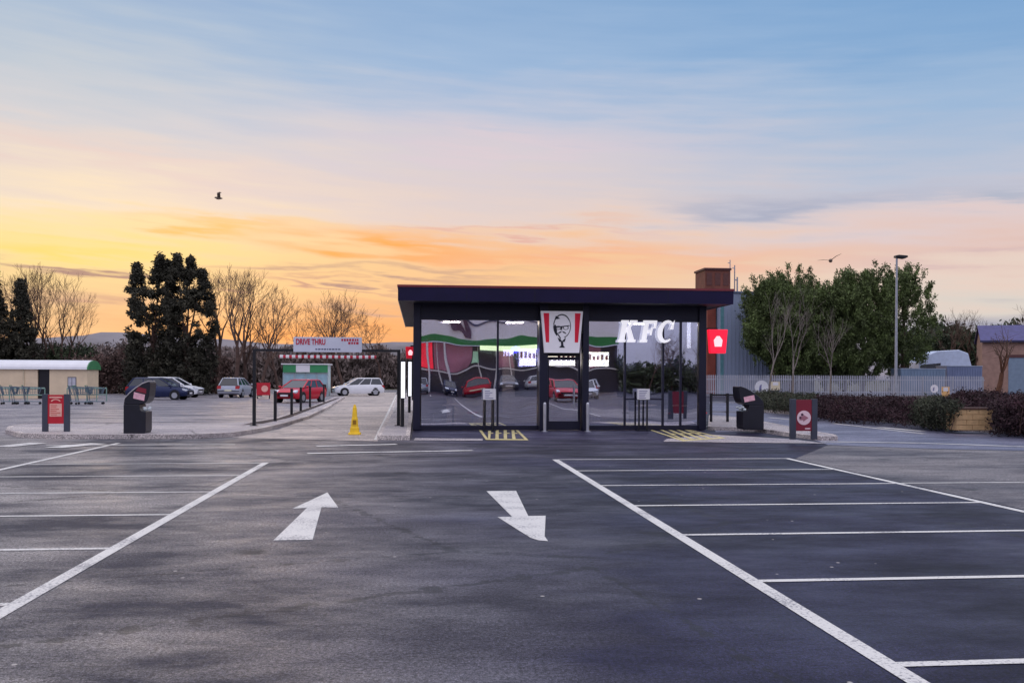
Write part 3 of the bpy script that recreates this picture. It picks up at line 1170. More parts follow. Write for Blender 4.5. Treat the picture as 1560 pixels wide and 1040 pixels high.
# ------------------------------------------------------------------ gantry
gx0, gy = g(387, 648, .12)
gx1, _ = at(607, 600, gy)
GT = thing("height_gantry", "dark height barrier gantry with a white sign board over the drive lane", "height barrier", ((gx0 + gx1) / 2, gy, .0))
zt = at(387, 531, gy)[1]
hw = (gx1 - gx0) / 2
for s in (-1, 1):
    p = MB().box(s * hw - .05, s * hw + .05, -.05, .05, .116 if s < 0 else .116, zt).build("post", M_BLACK, GT, bevel=.006)
    MB().box(s * hw - .12, s * hw + .12, -.12, .12, .118, .135).build("base_plate", M_BLACK, parent=p)
MB().box(-hw + .051, hw - .051, -.04, .04, zt - .08, zt - .002).build("beam", M_BLACK, GT)
sx0, sz1 = at(447, 513, gy - .1)
sx1, sz0 = at(551, 536.5, gy - .1)
ox = (gx0 + gx1) / 2
sb = MB().box(sx0 - ox, sx1 - ox, -.12, -.06, sz0, sz1).build("sign_board", mat("board_pale", S(206, 210, 226), .5, 0, .04), GT)
M_TXT = mat("text_red", S(190, 20, 56), .5, 0, .05)
sw_ = sx1 - sx0
text("DRIVE THRU", .25, M_TXT, sb, (sx0 - ox + sw_ * .25, -.127, sz1 - .16), bold=.006, sx=.66)
mb = MB()
rr = random.Random(3)
for row, (u0, u1) in enumerate(((.70, .97), (.80, .97))):
    u = u0
    while u < u1 - .02:
        w = rr.uniform(.02, .035)
        mb.box(sx0 - ox + sw_ * u, sx0 - ox + sw_ * (u + w), -.128, -.121, sz1 - .12 - row * .1, sz1 - .05 - row * .1)
        u += w + .012
mb.build("red_print", M_TXT, parent=sb)
mb = MB()
u = .32
while u < .66:
    w = rr.uniform(.015, .04)
    mb.box(sx0 - ox + sw_ * u, sx0 - ox + sw_ * (u + w), -.128, -.121, sz0 + .07, sz0 + .11)
    u += w + .012
mb.build("small_print", mat("text_grey", S(90, 94, 120), .5), parent=sb)
hx0, hz0 = at(425, 543, gy - .05)
hx1, _ = at(573, 543, gy - .05)
bar = MB().tube((hx0 - ox, -.05, hz0), (hx1 - ox, -.05, hz0), .05, n=10).build("hanging_bar", M_TXT, GT)
nst = 16
mb = MB()
for i in range(nst):
    u0 = hx0 - ox + (hx1 - hx0) * (i + .12) / nst
    MB().tube((u0, -.05, hz0), (u0 + (hx1 - hx0) / nst * .55, -.05, hz0), .056, n=10).build("white_band", M_WHITE, parent=bar)
for u in (.12, .88):
    xx = hx0 - ox + (hx1 - hx0) * u
    MB().tube((xx, -.05, hz0 + .05), (xx, -.03, zt - .08), .008, n=5).build("chain", M_GALV, GT)


# ------------------------------------------------------------------ kerbside signs, bins, cone, posts, railing
def panel_sign(pxl, pxr, ytop, ybase, label, kind):
    x0, Y = g(pxl, ybase, .116)
    x1, _ = at(pxr, ybase, Y)
    zt_ = at((pxl + pxr) / 2, ytop, Y)[1] - .116
    w = x1 - x0
    t = thing("panel_sign", label, "sign", ((x0 + x1) / 2, Y, .116), group="red panel signs on grey posts")
    mpost = mat("sign_post", S(62, 66, 80), .5, .1, .15)
    pw = .15
    for s in (-1, 1):
        c = s * (w / 2 - pw / 2)
        MB().box(c - pw / 2, c + pw / 2, -.05, .05, 0, zt_).build("post", mpost, t, bevel=.008)
    MB().box(-w / 2 + pw + .002, w / 2 - pw - .002, -.035, .035, .22, zt_ - .02).build("panel", M_RED if kind == "info" else M_DRED, t)
    if kind == "info":
        mb = MB().box(-w * .22, w * .22, -.042, -.036, .42, .78)
        o = mb.build("text_block", mat("pink_print", S(236, 178, 162), .6, 0, .12, 9), t)
        m2 = MB()
        r = random.Random(8)
        for i in range(6):
            m2.box(-w * .19, -w * .19 + w * r.uniform(.2, .37), -.047, -.043, .46 + i * .052, .48 + i * .052)
        m2.build("text_lines", mat("orange_print", S(206, 96, 84), .6), o)
        m3 = MB()
        for i in range(8):
            a0, a1 = math.pi * i / 8, math.pi * (i + 1) / 8
            m3.prism([(.13 * math.cos(a0), .84 + .07 * math.sin(a0)), (.13 * math.cos(a1), .84 + .07 * math.sin(a1)), (.09 * math.cos(a1), .84 + .045 * math.sin(a1)), (.09 * math.cos(a0), .84 + .045 * math.sin(a0))], -.042, -.036)
        m3.build("logo", mat("pink_print", S(236, 178, 162)), t)
        MB().box(-.17, .17, -.042, -.036, zt_ - .11, zt_ - .07).build("header_strip", mat("pink_print", S(236, 178, 162)), t)
    else:
        o = MB().disc(0, .56, .185, -.042, -.036, 28).build("disc", mat("pale_disc", S(236, 206, 212), .5, 0, .05), t)
        MB().prism([(-.12, .5), (-.02, .5), (-.02, .46), (.12, .56), (-.02, .64), (-.02, .6), (-.12, .6)], -.047, -.043).build("arrow", mat("disc_grey", S(170, 112, 126), .6), o)
        MB().disc(-.05, .64, .035, -.047, -.043).disc(-.1, .56, .03, -.0475, -.043).build("dark_dots", mat("disc_dark", S(80, 50, 70), .6), o)
        MB().box(.03, .17, -.042, -.036, .265, .295).build("small_print", mat("pale_disc", S(236, 206, 212)), t)


panel_sign(64.5, 106, 600, 657, "red panel sign with pale block of print on the left kerb", "info")
panel_sign(1203, 1244, 607.5, 669, "red panel sign with round pale disc on the right kerb", "disc")


def litter_bin(px0, px1, ybase, ytop, mirror, label):
    x0, Y = g(px0, ybase, .116)
    x1, _ = at(px1, ybase, Y)
    s = -1 if mirror else 1
    w = x1 - x0
    h = at(px0, ytop, Y)[1] - .116
    t = thing("litter_bin", label, "litter bin", ((x0 + x1) / 2, Y, .116), group="black hooded litter bins")
    W2 = w / 2
    D = .32

    def P(pts):
        return [(s * x * w - s * W2 * 1.0, z * h) for x, z in pts]
    MB().prism(P([(0, .0), (.88, 0), (.93, .05), (.93, .42), (.74, .43), (.67, .48), (.66, .56), (.0, .56)]), -D, D).build("body", M_BLACKP, t, bevel=.012)
    hood = [(0, .562), (.66, .562), (.84, .575), (.98, .62), (1.06, .72), (1.1, .88), (1.11, .985), (1.04, 1.0), (.8, .96), (.5, .87), (.22, .76), (.04, .66)]
    hd = MB().prism(P(hood), -D * .98, D * .98).build("hood", M_BLACKP, t, bevel=.012)
    ed = [(0.0, .665), (.22, .785), (.5, .893), (.8, .983), (1.05, 1.02), (1.05, 1.004), (.8, .964), (.5, .874), (.22, .764), (.03, .665)]
    if not mirror:
        MB().prism(P(ed), -D * 1.0, D * 1.0).build("hood_rim", mat("rim_grey", S(196, 190, 190), .4, .1, .1), hd)
    lab = MB().prism(P([(.4, .68), (.86, .63), (.9, .75), (.44, .8)]), -D * .98 - .008, -D * .98 - .001).build("label_plate", mat("bin_label", S(232, 178, 190), .5, 0, .2, 12), t)
    if not mirror:
        MB().prism(P([(.5, .82), (.94, .77), (.95, .86), (.62, .9)]), -D * .98 - .006, -D * .98 - .001).build("red_label", M_DRED, t)
    # crumpled paper in the mouth
    r = random.Random(4 if mirror else 9)
    mb = MB()
    cx, cz = (s * .86 * w - s * W2), .47 * h
    for i in range(7):
        c = (cx + s * r.uniform(-.04, .16), -.25 + r.uniform(-.08, .3), cz + r.uniform(-.03, .07))
        mb.ellipsoid(c, (r.uniform(.03, .06), r.uniform(.04, .08), r.uniform(.025, .05)), 6, 4)
    lt = mb.build("paper_litter", mat("litter_paper", S(196, 204, 208), .8, 0, .25, 9))
    lt.location = t.location
    tag(lt, "crumpled pale paper in the mouth of the " + ("right" if mirror else "left") + " litter bin", "litter")


litter_bin(193, 229, 659, 581, False, "black litter bin with pale rimmed hood on the left kerb")
litter_bin(1124, 1158, 653.5, 588, True, "black litter bin with hood facing the shop on the right kerb")

cxx, cyy = g(540, 662)
cn = thing("caution_cone", "tall yellow caution cone standing in the drive lane", "cone", (cxx, cyy, .008))
CH = at(540, 616.5, cyy)[1]
def sq(r, z):
    k = r * .72
    return [(r, -k, z), (r, k, z), (k, r, z), (-k, r, z), (-r, k, z), (-r, -k, z), (-k, -r, z), (k, -r, z)]
MB().loft([sq(.135, .05), sq(.125, .2), sq(.105, .22), sq(.085, CH * .55), sq(.075, CH * .57), sq(.055, CH * .9), sq(.04, CH * .93), sq(.03, CH)]).build("cone_body", M_YELLOW, cn, bevel=.006)
MB().loft([sq(.17, 0), sq(.18, .02), sq(.165, .06), sq(.13, .075)]).build("base", M_YELLOW, cn)
MB().box(-.05, .05, -.125, -.121, .3, .42).build("warning_mark", mat("mark_dark", S(150, 110, 10), .5), cn)

for i, (px, py, lab) in enumerate([(419, 641, "nearest the gantry"), (444, 631.5, "second from the gantry"), (458, 625.5, "third from the gantry, before the red car"),
                                   (472, 620, "fourth from the gantry, before the kiosk"), (493, 612.5, "farthest along the drive lane")]):
    x, Y = g(px, py, .12)
    t = thing("bollard", "dark kerb post in the planting strip, " + lab, "bollard", (x, Y, .116), group="dark posts along the drive lane kerb")
    MB().box(-.05, .05, -.05, .05, 0, 1.02).build("post", M_BLACK, t, bevel=.008)
    MB().prism([(-.055, 1.021), (.055, 1.021), (.04, 1.06), (-.04, 1.06)], -.055, .055).build("cap", M_BLACK, t)

rx, ry = g(1083, 642, .12)
rl = thing("railing", "dark post and rail barrier beside the right end of the shop", "railing", (rx, ry, .116))
rlen = at(1133, 640, ry)[0] - rx
for i in range(3):
    x = rlen * i / 2
    MB().box(x - .04, x + .04, -.04, .04, 0, 1.02).build("post", M_BLACK, rl, bevel=.006)
for z in (.35, .7, .96):
    MB().box(.042, rlen - .042 - .0, .05, .08, z - .03, z + .03).build("rail", M_BLACK if z > .9 else M_GALV, rl)


# ------------------------------------------------------------------ cars
M_HEAD = mat("headlight_glass", S(220, 226, 236), .15, .1, .05)
M_TAIL = mat("tail_light_glass", S(170, 20, 24), .25, 0, .1)
M_PLATE = mat("number_plate", S(224, 222, 190), .5)
M_RIM = mat("alloy_rim", S(176, 178, 186), .35, .7, .1)


def car(label, paint, loc, rz, L=4.1, W_=1.76, roof=1.48, kind="hatch", group=None):
    t = thing("parked_car", label, "car", loc, rz, group)
    h = L / 2
    w = W_ / 2
    rear_roof = -h + (.35 if kind == "estate" else .5)
    st = [(-h, .62, .38, .9), (-h + .06, .86, .30, .96), (-h + .3, .95, .24, 1.0), (-h + .9, .965, .22, 1.0), (0, .95, .2, 1.0), (.55, .93, .2, 1.0),
          (h - 1.0, .9, .22, .99), (h - .55, .83, .24, .97), (h - .2, .73, .26, .92), (h - .04, .64, .32, .84), (h, .5, .38, .74)]
    secs = []
    for x, zt_, zb, k in st:
        ww = w * k
        secs.append([(x, -ww * .93, zb), (x, -ww, zb + .18), (x, -ww * .985, zt_ - .14), (x, -ww * .9, zt_ - .02), (x, -ww * .6, zt_ + .02), (x, ww * .6, zt_ + .02),
                     (x, ww * .9, zt_ - .02), (x, ww * .985, zt_ - .14), (x, ww, zb + .18), (x, ww * .93, zb)])
    body = MB().loft(secs).build("body", paint, t, smooth=True)
    e = body.modifiers.new("edges", 'EDGE_SPLIT')
    e.split_angle = math.radians(40)
    zb = .93
    base = [(-h + .12, -w * .84), (-h + .12, w * .84), (h - 1.0, w * .86), (h - 1.0, -w * .86)]
    top = [(rear_roof, -w * .64), (rear_roof, w * .64), (h - 1.95, w * .66), (h - 1.95, -w * .66)]
    MB().loft([[(x, y, zb) for x, y in base], [(x, y, roof - .03) for x, y in top]]).build("windows", M_CARGLASS, t)
    rp = MB()
    ex = [(rear_roof - .03, -w * .655), (rear_roof - .03, w * .655), (h - 1.93, w * .67), (h - 1.93, -w * .67)]
    mid = [(rear_roof + .12, -w * .55), (rear_roof + .12, w * .55), (h - 2.12, w * .56), (h - 2.12, -w * .56)]
    rp.loft([[(x, y, roof - .05) for x, y in ex], [(x, y, roof - .015) for x, y in ex], [(x, y, roof + .03) for x, y in mid]])
    rp.build("roof", paint, t)
    pl = MB()
    for (bx, by), (tx, ty) in zip(base, top):
        pl.tube((bx, by, zb - .02), (tx, ty, roof - .03), .05, .045, 6)
    for fx in (.36, .68):
        for s in (-1, 1):
            bx = base[0][0] + (base[2][0] - base[0][0]) * fx
            tx = top[0][0] + (top[2][0] - top[0][0]) * fx
            pl.tube((bx, s * w * .86, zb - .02), (tx, s * w * .655, roof - .03), .035, .03, 6)
    pl.build("pillars", paint, t)
    for fx in (-h + .78, h - .82):
        for s in (-1, 1):
            y1 = s * (w * .985 + .012)
            wh = MB().disc(fx, .31, .31, y1 - s * .2, y1, 20).build("wheel", M_RUBBER, t)
            MB().disc(fx, .31, .2, y1 + s * .002, y1 + s * .014, 14).build("rim", M_RIM, wh)
            MB().disc(fx, .33, .37, y1 - s * .15, y1 - s * .006, 20).build("wheel_arch", M_BLACKP, t)
    for s in (-1, 1):
        MB().prism([(h - .32, .66), (h - .06, .6), (h - .02, .68), (h - .34, .79)], s * w * .55, s * w * .885, 'y').build("headlight", M_HEAD, t)
        MB().prism([(-h + .0, .66), (-h + .22, .66), (-h + .24, .9), (-h + .04, .88)], s * w * .62, s * w * .955, 'y').build("tail_light", M_TAIL, t)
        MB().ellipsoid((h - 1.15, s * (w + .08), .98), (.07, .11, .08), 8, 5).build("mirror", paint, t)
    MB().box(h - .03, h + .012, -.26, .26, .4, .51).build("number_plate", M_WHITE, t)
    MB().box(-h - .012, -h + .03, -.26, .26, .5, .61).build("number_plate", M_PLATE, t)
    MB().box(h - .05, h + .008, -w * .5, w * .5, .54, .64).build("grille", M_BLACKP, t)
    return t


P_BLUE = mat("paint_navy", S(30, 40, 78), .25, .3, .05)
P_WHITE = mat("paint_white", S(222, 224, 230), .28, 0, .04)
P_SILVER = mat("paint_silver", S(176, 180, 192), .28, .4, .05)
P_RED = mat("paint_red", S(196, 22, 48), .28, .1, .06)
P_GREY = mat("paint_grey", S(96, 100, 112), .3, .3, .06)


def car_px(px, py, *a, **k):
    x, y = g(px, py)
    return (x, y, .004)


CG = "cars parked in the side car park"
car("dark blue hatchback parked side on behind the left litter bin", P_BLUE, car_px(244, 608.5, 0), math.radians(-6), L=4.2, group=CG)
car("white hatchback parked just behind the dark blue car", P_WHITE, car_px(262, 605.2, 0), math.radians(-8), L=4.4, roof=1.5, group=CG)
car("silver hatchback seen from behind, alone under the bare trees", P_SILVER, car_px(360, 605, 0), math.radians(82), L=3.9, group=CG)
car("red car parked in front of the white and green kiosk", P_RED, car_px(457, 612.5, 0), math.radians(-112), L=4.0, roof=1.42, group=CG)
car("white estate car beyond the kerb at the far end of the drive lane", P_WHITE, car_px(545, 602.6, 0), math.radians(195), L=4.2, kind="estate", group=CG)

# ------------------------------------------------------------------ shelter, trolleys, kiosk, small red sign
sx, sy = g(132, 607)
SL = 11.0
SH = thing("trolley_shelter", "long cream shelter with curved white roof and a green end arch", "shelter", (sx - SL / 2, sy, .004))
mb = MB()
dd = at(57, 600, sy)[0] - (sx - SL / 2)
de = at(75, 600, sy)[0] - (sx - SL / 2)
zr = at(60, 562, sy)[1]
mb.box(-SL / 2, dd, 0, .12, 0, zr)
mb.box(de, SL / 2, 0, .12, 0, zr)
mb.box(-SL / 2, SL / 2, 2.4, 2.5, 0, zr)
mb.box(SL / 2 - .1, SL / 2 - .0, .121, 2.399, 0, zr)
mb.box(-SL / 2, -SL / 2 + .1, .121, 2.399, 0, zr)
mb.build("wall", M_CREAM, SH)
zt = at(60, 548, sy)[1]
arc = [(1.25 - 1.45 * math.cos(math.pi * i / 12), zr - .02 + (zt - zr + .02) * math.sin(math.pi * i / 12)) for i in range(13)]
mb = MB()
for i in range(12):
    a, b = arc[i], arc[i + 1]
    mb.add([(-SL / 2 - .1, a[0], a[1]), (SL / 2 + .05, a[0], a[1]), (SL / 2 + .05, b[0], b[1]), (-SL / 2 - .1, b[0], b[1])], [(0, 1, 2, 3)])
mb.build("roof", mat("sheet_white", S(222, 222, 228), .45, 0, .06, 1.5), SH)
MB().prism([(p[0], p[1] - .01) for p in arc], SL / 2 + .052, SL / 2 + .12, 'x').build("end_arch", M_GREEN, SH)
MB().box(dd + .002, de - .002, .14, .18, 0.002, zr - .01).build("doorway", M_BLACK, SH)
wx0, wz1 = at(103, 574, sy)
wx1, wz0 = at(116, 589, sy)
fr = MB().box(wx0 - sx + SL / 2, wx1 - sx + SL / 2, -.03, -.002, wz0, wz1).build("window", mat("frame_grey", S(104, 104, 116), .5), SH)
for u in (.08, .54):
    MB().box(wx0 - sx + SL / 2 + (wx1 - wx0) * u, wx0 - sx + SL / 2 + (wx1 - wx0) * (u + .38), -.04, -.031, wz0 + .06, wz1 - .06).build("pane", mat("pale_pane", S(186, 186, 196), .2), fr)
for i in range(4):
    xx = -SL / 2 + .1 + i * 2.2
    MB().box(xx, xx + .09, -.05, -.002, 0, zr - .005).build("post", mat("cream_post", S(206, 190, 160), .6), SH)

M_WIRE = mat("trolley_wire", S(104, 122, 136), .4, .5, .15)


def trolley_proto(label, loc):
    t = thing("shopping_trolley", label, "shopping trolley", loc, 0, "shopping trolleys parked in front of the cream shelter")
    mb = MB()
    bt = [(-.45, -.28, 1.0), (.45, -.24, .95), (.45, .24, .95), (-.45, .28, 1.0)]
    bb = [(-.32, -.22, .55), (.36, -.18, .6), (.36, .18, .6), (-.32, .22, .55)]
    for q in (bt, bb):
        for i in range(4):
            mb.tube(q[i], q[(i + 1) % 4], .014, n=4)
    for i in range(4):
        j = (i + 1) % 4
        for k in range(6):
            u = k / 6
            a = Vector(bt[i]).lerp(Vector(bt[j]), u)
            b = Vector(bb[i]).lerp(Vector(bb[j]), u)
            mb.tube(a, b, .01, n=4)
        for v in (.35, .7):
            mb.tube(Vector(bt[i]).lerp(Vector(bb[i]), v), Vector(bt[j]).lerp(Vector(bb[j]), v), .008, n=4)
    for k in range(5):
        u = (k + .5) / 5
        mb.tube(Vector(bb[0]).lerp(Vector(bb[3]), u), Vector(bb[1]).lerp(Vector(bb[2]), u), .009, n=4)
    mb.build("basket", M_WIRE, t)
    f = MB()
    for s in (-1, 1):
        f.path([(-.5, s * .26, 1.05), (-.4, s * .24, .5), (-.36, s * .23, .18), (.42, s * .17, .16)], .02, 5)
    f.tube((.3, -.17, .17), (.3, .17, .17), .015, n=5)
    f.build("frame", M_WIRE, t)
    MB().tube((-.52, -.27, 1.06), (-.52, .27, 1.06), .024, n=6).build("handle", M_GREEN, t)
    for x, y in ((-.34, -.23), (-.34, .23), (.4, -.17), (.4, .17)):
        MB().disc(x, .07, .065, y - .02, y + .02, 10).build("wheel", M_RUBBER, t)
    return t


tp = None
spots = [(14, "leftmost, at the picture edge"), (30, "second from the picture edge"), (47, "third, just left of the red sign"), (117, "just right of the red sign"), (130, "second right of the red sign"), (143, "right hand end of the row")]
for i, (px, lab) in enumerate(spots):
    x, y = g(px, 616)
    L_ = "grey wire trolley before the cream shelter, " + lab
    if tp is None:
        tp = trolley_proto(L_, (x, y, .004))
        tp.rotation_euler.z = .15
    else:
        copy_tree(tp, (x, y + R_.uniform(-.3, .3), .004), R_.uniform(-.25, .3), L_)
for a, b, yb, lab in ((-40, 68, 612, "green hooped trolley rail left of the red sign"), (102, 162, 611, "green hooped trolley rail right of the red sign")):
    x0, y0 = g(a, yb)
    x1, _ = at(b, yb, y0)
    t = thing("trolley_rail", lab, "rail", ((x0 + x1) / 2, y0, .004), group="trolley rails before the shelter")
    hw_ = (x1 - x0) / 2
    zz = at(a, 591, y0)[1]
    m = mat("rail_green", S(126, 158, 146), .45, .2, .1)
    MB().tube((-hw_, 0, zz), (hw_, 0, zz), .045, n=8).build("top_rail", m, t)
    MB().tube((-hw_, 0, zz * .5), (hw_, 0, zz * .5), .03, n=8).build("mid_rail", m, t)
    for k in range(5):
        xx = -hw_ + 2 * hw_ * k / 4
        MB().tube((xx, 0, 0), (xx, 0, zz), .035, n=6).build("post", m, t)

kx0, ky = g(431, 603)
kx1, _ = at(499, 600, ky)
kz = at(431, 555, ky)[1]
KI = thing("kiosk", "white kiosk with glazed front and green fascia behind the red car", "kiosk", ((kx0 + kx1) / 2, ky, .004))
kw = (kx1 - kx0) / 2
MB().box(-kw, kw, .1, 2.6, 0, kz - .02).build("wall", mat("kiosk_white", S(196, 214, 214), .5, 0, .05), KI)
MB().box(-kw - .15, kw + .15, -.2, 2.7, kz - .015, kz + .08).build("roof", M_WHITE, KI)
fz = at(431, 567, ky)[1]
fb = MB().box(-kw, kw, -.12, -.02, fz, kz - .02).build("fascia", mat("kiosk_green", S(54, 140, 88), .5, 0, .08), KI)
MB().box(-kw * .42, kw * .2, -.14, -.122, fz + .02, kz - .04).build("sign_plate", M_WHITE, fb)
for k in range(5):
    xx = -kw + 2 * kw * k / 4
    MB().box(xx - .04, xx + .04, .03, .098, 0, fz - .003).build("post", mat("post_pale", S(170, 186, 196), .5), KI)
for k in range(4):
    xx = -kw + 2 * kw * k / 4
    MB().box(xx + .08, xx + 2 * kw / 4 - .08, .07, .099, 1.0, fz - .15).build("window", mat("kiosk_pane", S(160, 192, 206), .12), KI)
MB().box(-kw + .1, kw - .1, -.5, -.1, .6, .95).build("shelf", M_BLACK, KI)

x, y = g(401, 607)
t = thing("small_sign", "small red sign board with a pale disc between the silver car and the kiosk", "sign", (x, y, .004))
MB().box(-.48, .48, -.04, .04, .25, 1.15).build("board", M_RED, t)
MB().disc(.1, .72, .24, -.05, -.042).build("disc", mat("pink_print", S(236, 178, 162)), t)
for s in (-1, 1):
    MB().box(s * .42 - .04, s * .42 + .04, .042, .1, 0, 1.2).build("leg", M_BLACK, t)


# ------------------------------------------------------------------ vegetation
def quads(P, A, B):
    """leaf quads centred at P with half axes A and B"""
    n = len(P)
    V = np.empty((n, 4, 3))
    V[:, 0] = P - A
    V[:, 1] = P + B * .9 - A * .1
    V[:, 2] = P + A
    V[:, 3] = P - B * .9 - A * .1
    return V.reshape(-1, 3), np.arange(n * 4).reshape(n, 4)


def unit(v):
    return v / np.maximum(np.linalg.norm(v, axis=-1, keepdims=True), 1e-9)


def leafmesh(rng, centers, per, spread, size, upbias=.0, outward=None):
    n = len(centers) * per
    C = np.repeat(centers, per, axis=0)
    P = C + rng.normal(0, 1, (n, 3)) * np.asarray(spread)
    A = rng.normal(0, 1, (n, 3))
    A[:, 2] += upbias
    if outward is not None:
        A += np.repeat(outward, per, axis=0) * .9
    A = unit(A)
    B = unit(np.cross(A, rng.normal(0, 1, (n, 3))))
    s = size * rng.uniform(.55, 1.35, (n, 1))
    return quads(P, A * s, B * s * .42)


def conifer(name, label, base, height, width, seed, m=M_CONIFER, pointed=.5, n=420, per=26, group=None, leaf=.15, leaders=((0, 1.0),), holes=0):
    rng = np.random.RandomState(seed)
    t = thing(name, label, "conifer", base, 0, group)
    tr = MB().tube((0, 0, 0), (0, 0, height * .5), .24, .16, 8)
    for lx_, lh in leaders:
        tr.tube((0, 0, height * .3), (lx_, 0, height * lh * .97), .12, .02, 6)
    for k in range(30):
        z = height * (.1 + .8 * k / 30)
        a = rng.uniform(0, 6.28)
        r = width * .45 * (1 - (z / height) ** 2 * .7)
        tr.tube((0, 0, z), (math.cos(a) * r, math.sin(a) * r, z + r * .4), .05, .012, 4, False)
    tr.build("trunk", M_BARK, t)
    li = rng.randint(0, len(leaders), n)
    lead = np.array(leaders)
    u = rng.uniform(.0, 1, n) ** .85
    a = rng.uniform(0, 2 * math.pi, n)
    if len(leaders) > 1:
        k = np.clip((u - .58) / .34, 0, 1)
        k = k * k * (3 - 2 * k)
        prof = (1 - k) * (1 - .12 * u) + k * np.clip((1.01 - u) / .42, .02, 1) * (.62 / (len(leaders) ** .5) + .16)
        sx_ = lead[li, 0] * k
    else:
        prof = np.clip((1.01 - u) / pointed, .02, 1) ** 1.1
        sx_ = np.zeros(n)
    z = height * u * (1 + (lead[li, 1] - 1) * u)
    lump = 1 + .16 * np.sin(3 * a + 5 * u + seed) + (.12 if len(leaders) == 1 else .05) * np.sin(23 * u + seed * 2 + 2 * a)
    r = width / 2 * prof * lump * rng.uniform(.3, 1.05, n) ** .5
    c = np.stack([sx_ + r * np.cos(a), r * np.sin(a), z], 1)
    for h_ in range(holes):
        hx = rng.uniform(-.36, .40) * width
        hz_ = height * rng.uniform(.36, .82)
        rad = rng.uniform(.3, .55)
        c = c[((c[:, 0] - hx) / rad) ** 2 + ((c[:, 2] - hz_) / (rad * 1.25)) ** 2 > 1]
    out = unit(np.stack([c[:, 0] - 0, c[:, 1], np.full(len(c), .15)], 1))
    V, Q = leafmesh(rng, c, per, (.15, .2, .13), leaf, .25, out)
    raw("crown", V, Q, m, t)
    return t


def spiky(label, base, height, rx, ry, seed, zc0=.12, group=None, n=150, per=30, m=M_EVERGREEN, tops=6, ragged=0.0):
    """broad evergreen: limbs carrying feathery sprays that reach up and out, with gaps between them"""
    rng = np.random.RandomState(seed)
    t = thing("evergreen_tree", label, "evergreen tree", base, 0, group)
    tr = MB().tube((0, 0, 0), (.1, 0, height * .5), .24, .15, 8).tube((.1, 0, height * .5), (0, 0, height * .85), .15, .05, 6)
    cs, outs = [], []
    zc = height * (zc0 + .84) / 2
    zr = height * (.84 - zc0) / 2
    k = 0
    while k < n:
        w = rng.uniform(-1, 1)
        a = rng.uniform(0, 6.28)
        lump = 1 + .14 * math.sin(3 * a + seed) * math.sin(5 * w + seed)
        q = math.sqrt(max(0, 1 - abs(w) ** 2.8)) * lump * rng.uniform(.45, .95) ** .6
        if ragged and math.cos(a) > .2 and rng.uniform() < ragged * abs(math.cos(a)):
            k += 1
            continue
        p = np.array([q * rx * math.cos(a), q * ry * math.sin(a), zc + zr * w])
        d = np.array([math.cos(a) * .8, math.sin(a) * .8, .75 + .7 * max(0, w)]) + rng.normal(0, .18, 3)
        d /= np.linalg.norm(d)
        ln = rng.uniform(.9, 1.9) * (1 + .35 * max(0, w))
        if rng.uniform() < .3:
            tr.tube((0, 0, max(.5, p[2] - 1.2)), p, .05, .02, 4, False)
        for i in range(8):
            u = i / 7
            cs.append(p + d * ln * u + rng.normal(0, .26 * (1 - u) + .03, 3))
            outs.append(d)
        k += 1
    for p in range(tops):
        q = (p + .5) / tops * 2 - 1 + rng.uniform(-.1, .1)
        b_ = np.array([q * rx * .8, rng.uniform(-.5, .5) * ry, height * (.72 - .12 * q * q)])
        tip = np.array([q * rx * .95 + rng.uniform(-.2, .2), b_[1], height * (1 - .14 * q * q - rng.uniform(0, .09))])
        for i in range(22):
            u = i / 21
            cs.append(b_ * (1 - u) + tip * u + rng.normal(0, .36 * (1 - u) ** .8 + .02, 3) * np.array([1, 1, .5]))
            outs.append(np.array([0, 0, 1.0]))
    tr.build("trunk", M_BARK, t)
    V, Q = leafmesh(rng, np.array(cs), per, (.13, .13, .17), .13, .5, np.array(outs))
    raw("crown", V, Q, m, t)
    return t


def bare_tree(label, base, height, seed, spread=.5, bark=M_BARK, twig=M_TWIG, levels=5, trunk_r=None, group=None, fork=.35, nb=(2, 2), name="bare_tree", crook=.11):
    r = random.Random(seed)
    t = thing(name, label, "bare tree", base, 0, group)
    T, C = MB(), MB()
    tr = trunk_r or height * .016

    def grow(p, d, ln, rad, lv):
        segs = 3 if lv < 3 else 2
        q = p
        for s in range(segs):
            d = (d + Vector((r.gauss(0, crook), r.gauss(0, crook), r.gauss(.05, crook * .5)))).normalized()
            nq = q + d * ln / segs
            r0, r1 = rad * (1 - .3 * s / segs), rad * (1 - .3 * (s + 1) / segs)
            (T if lv < 2 else C).tube(q, nq, r0, r1, 6 if lv < 2 else (4 if lv < 4 else 3), False)
            q = nq
            if lv < levels and (s > 0 or lv > 0) and r.random() < .52:
                side(q, d, ln, r1, lv)
        if lv < levels:
            for k in range(r.choice(nb)):
                side(q, d, ln, rad * .7, lv, True)

    def side(q, d, ln, rad, lv, end=False):
        a = r.uniform(.25, .75) if end else r.uniform(.5, 1.1)
        ax = d.orthogonal().normalized()
        ax.rotate(Matrix.Rotation(r.uniform(0, 6.28), 3, d))
        up_ = .3 if lv < 2 else .16
        nd = (d * math.cos(a * spread * 2) + ax * math.sin(a * spread * 2) + Vector((0, 0, up_))).normalized()
        grow(q, nd, ln * r.uniform(.58, .8), max(rad * r.uniform(.5, .72), .009), lv + 1)
    grow(Vector((0, 0, 0)), Vector((r.gauss(0, .03), 0, 1)), height * fork, tr, 0)
    zmax = max(v[2] for v in C.v)
    k = height / zmax
    for mbx in (T, C):
        mbx.v = [(v[0] * k, v[1] * k, v[2] * k) for v in mbx.v]
    T.build("trunk", bark, t)
    C.build("crown", twig, t)
    return t


def gp(px, py, z=0):
    x, y = g(px, py, z)
    return (x, y, z)


def hgt(px, ytop, Y):
    return at(px, ytop, Y)[1]


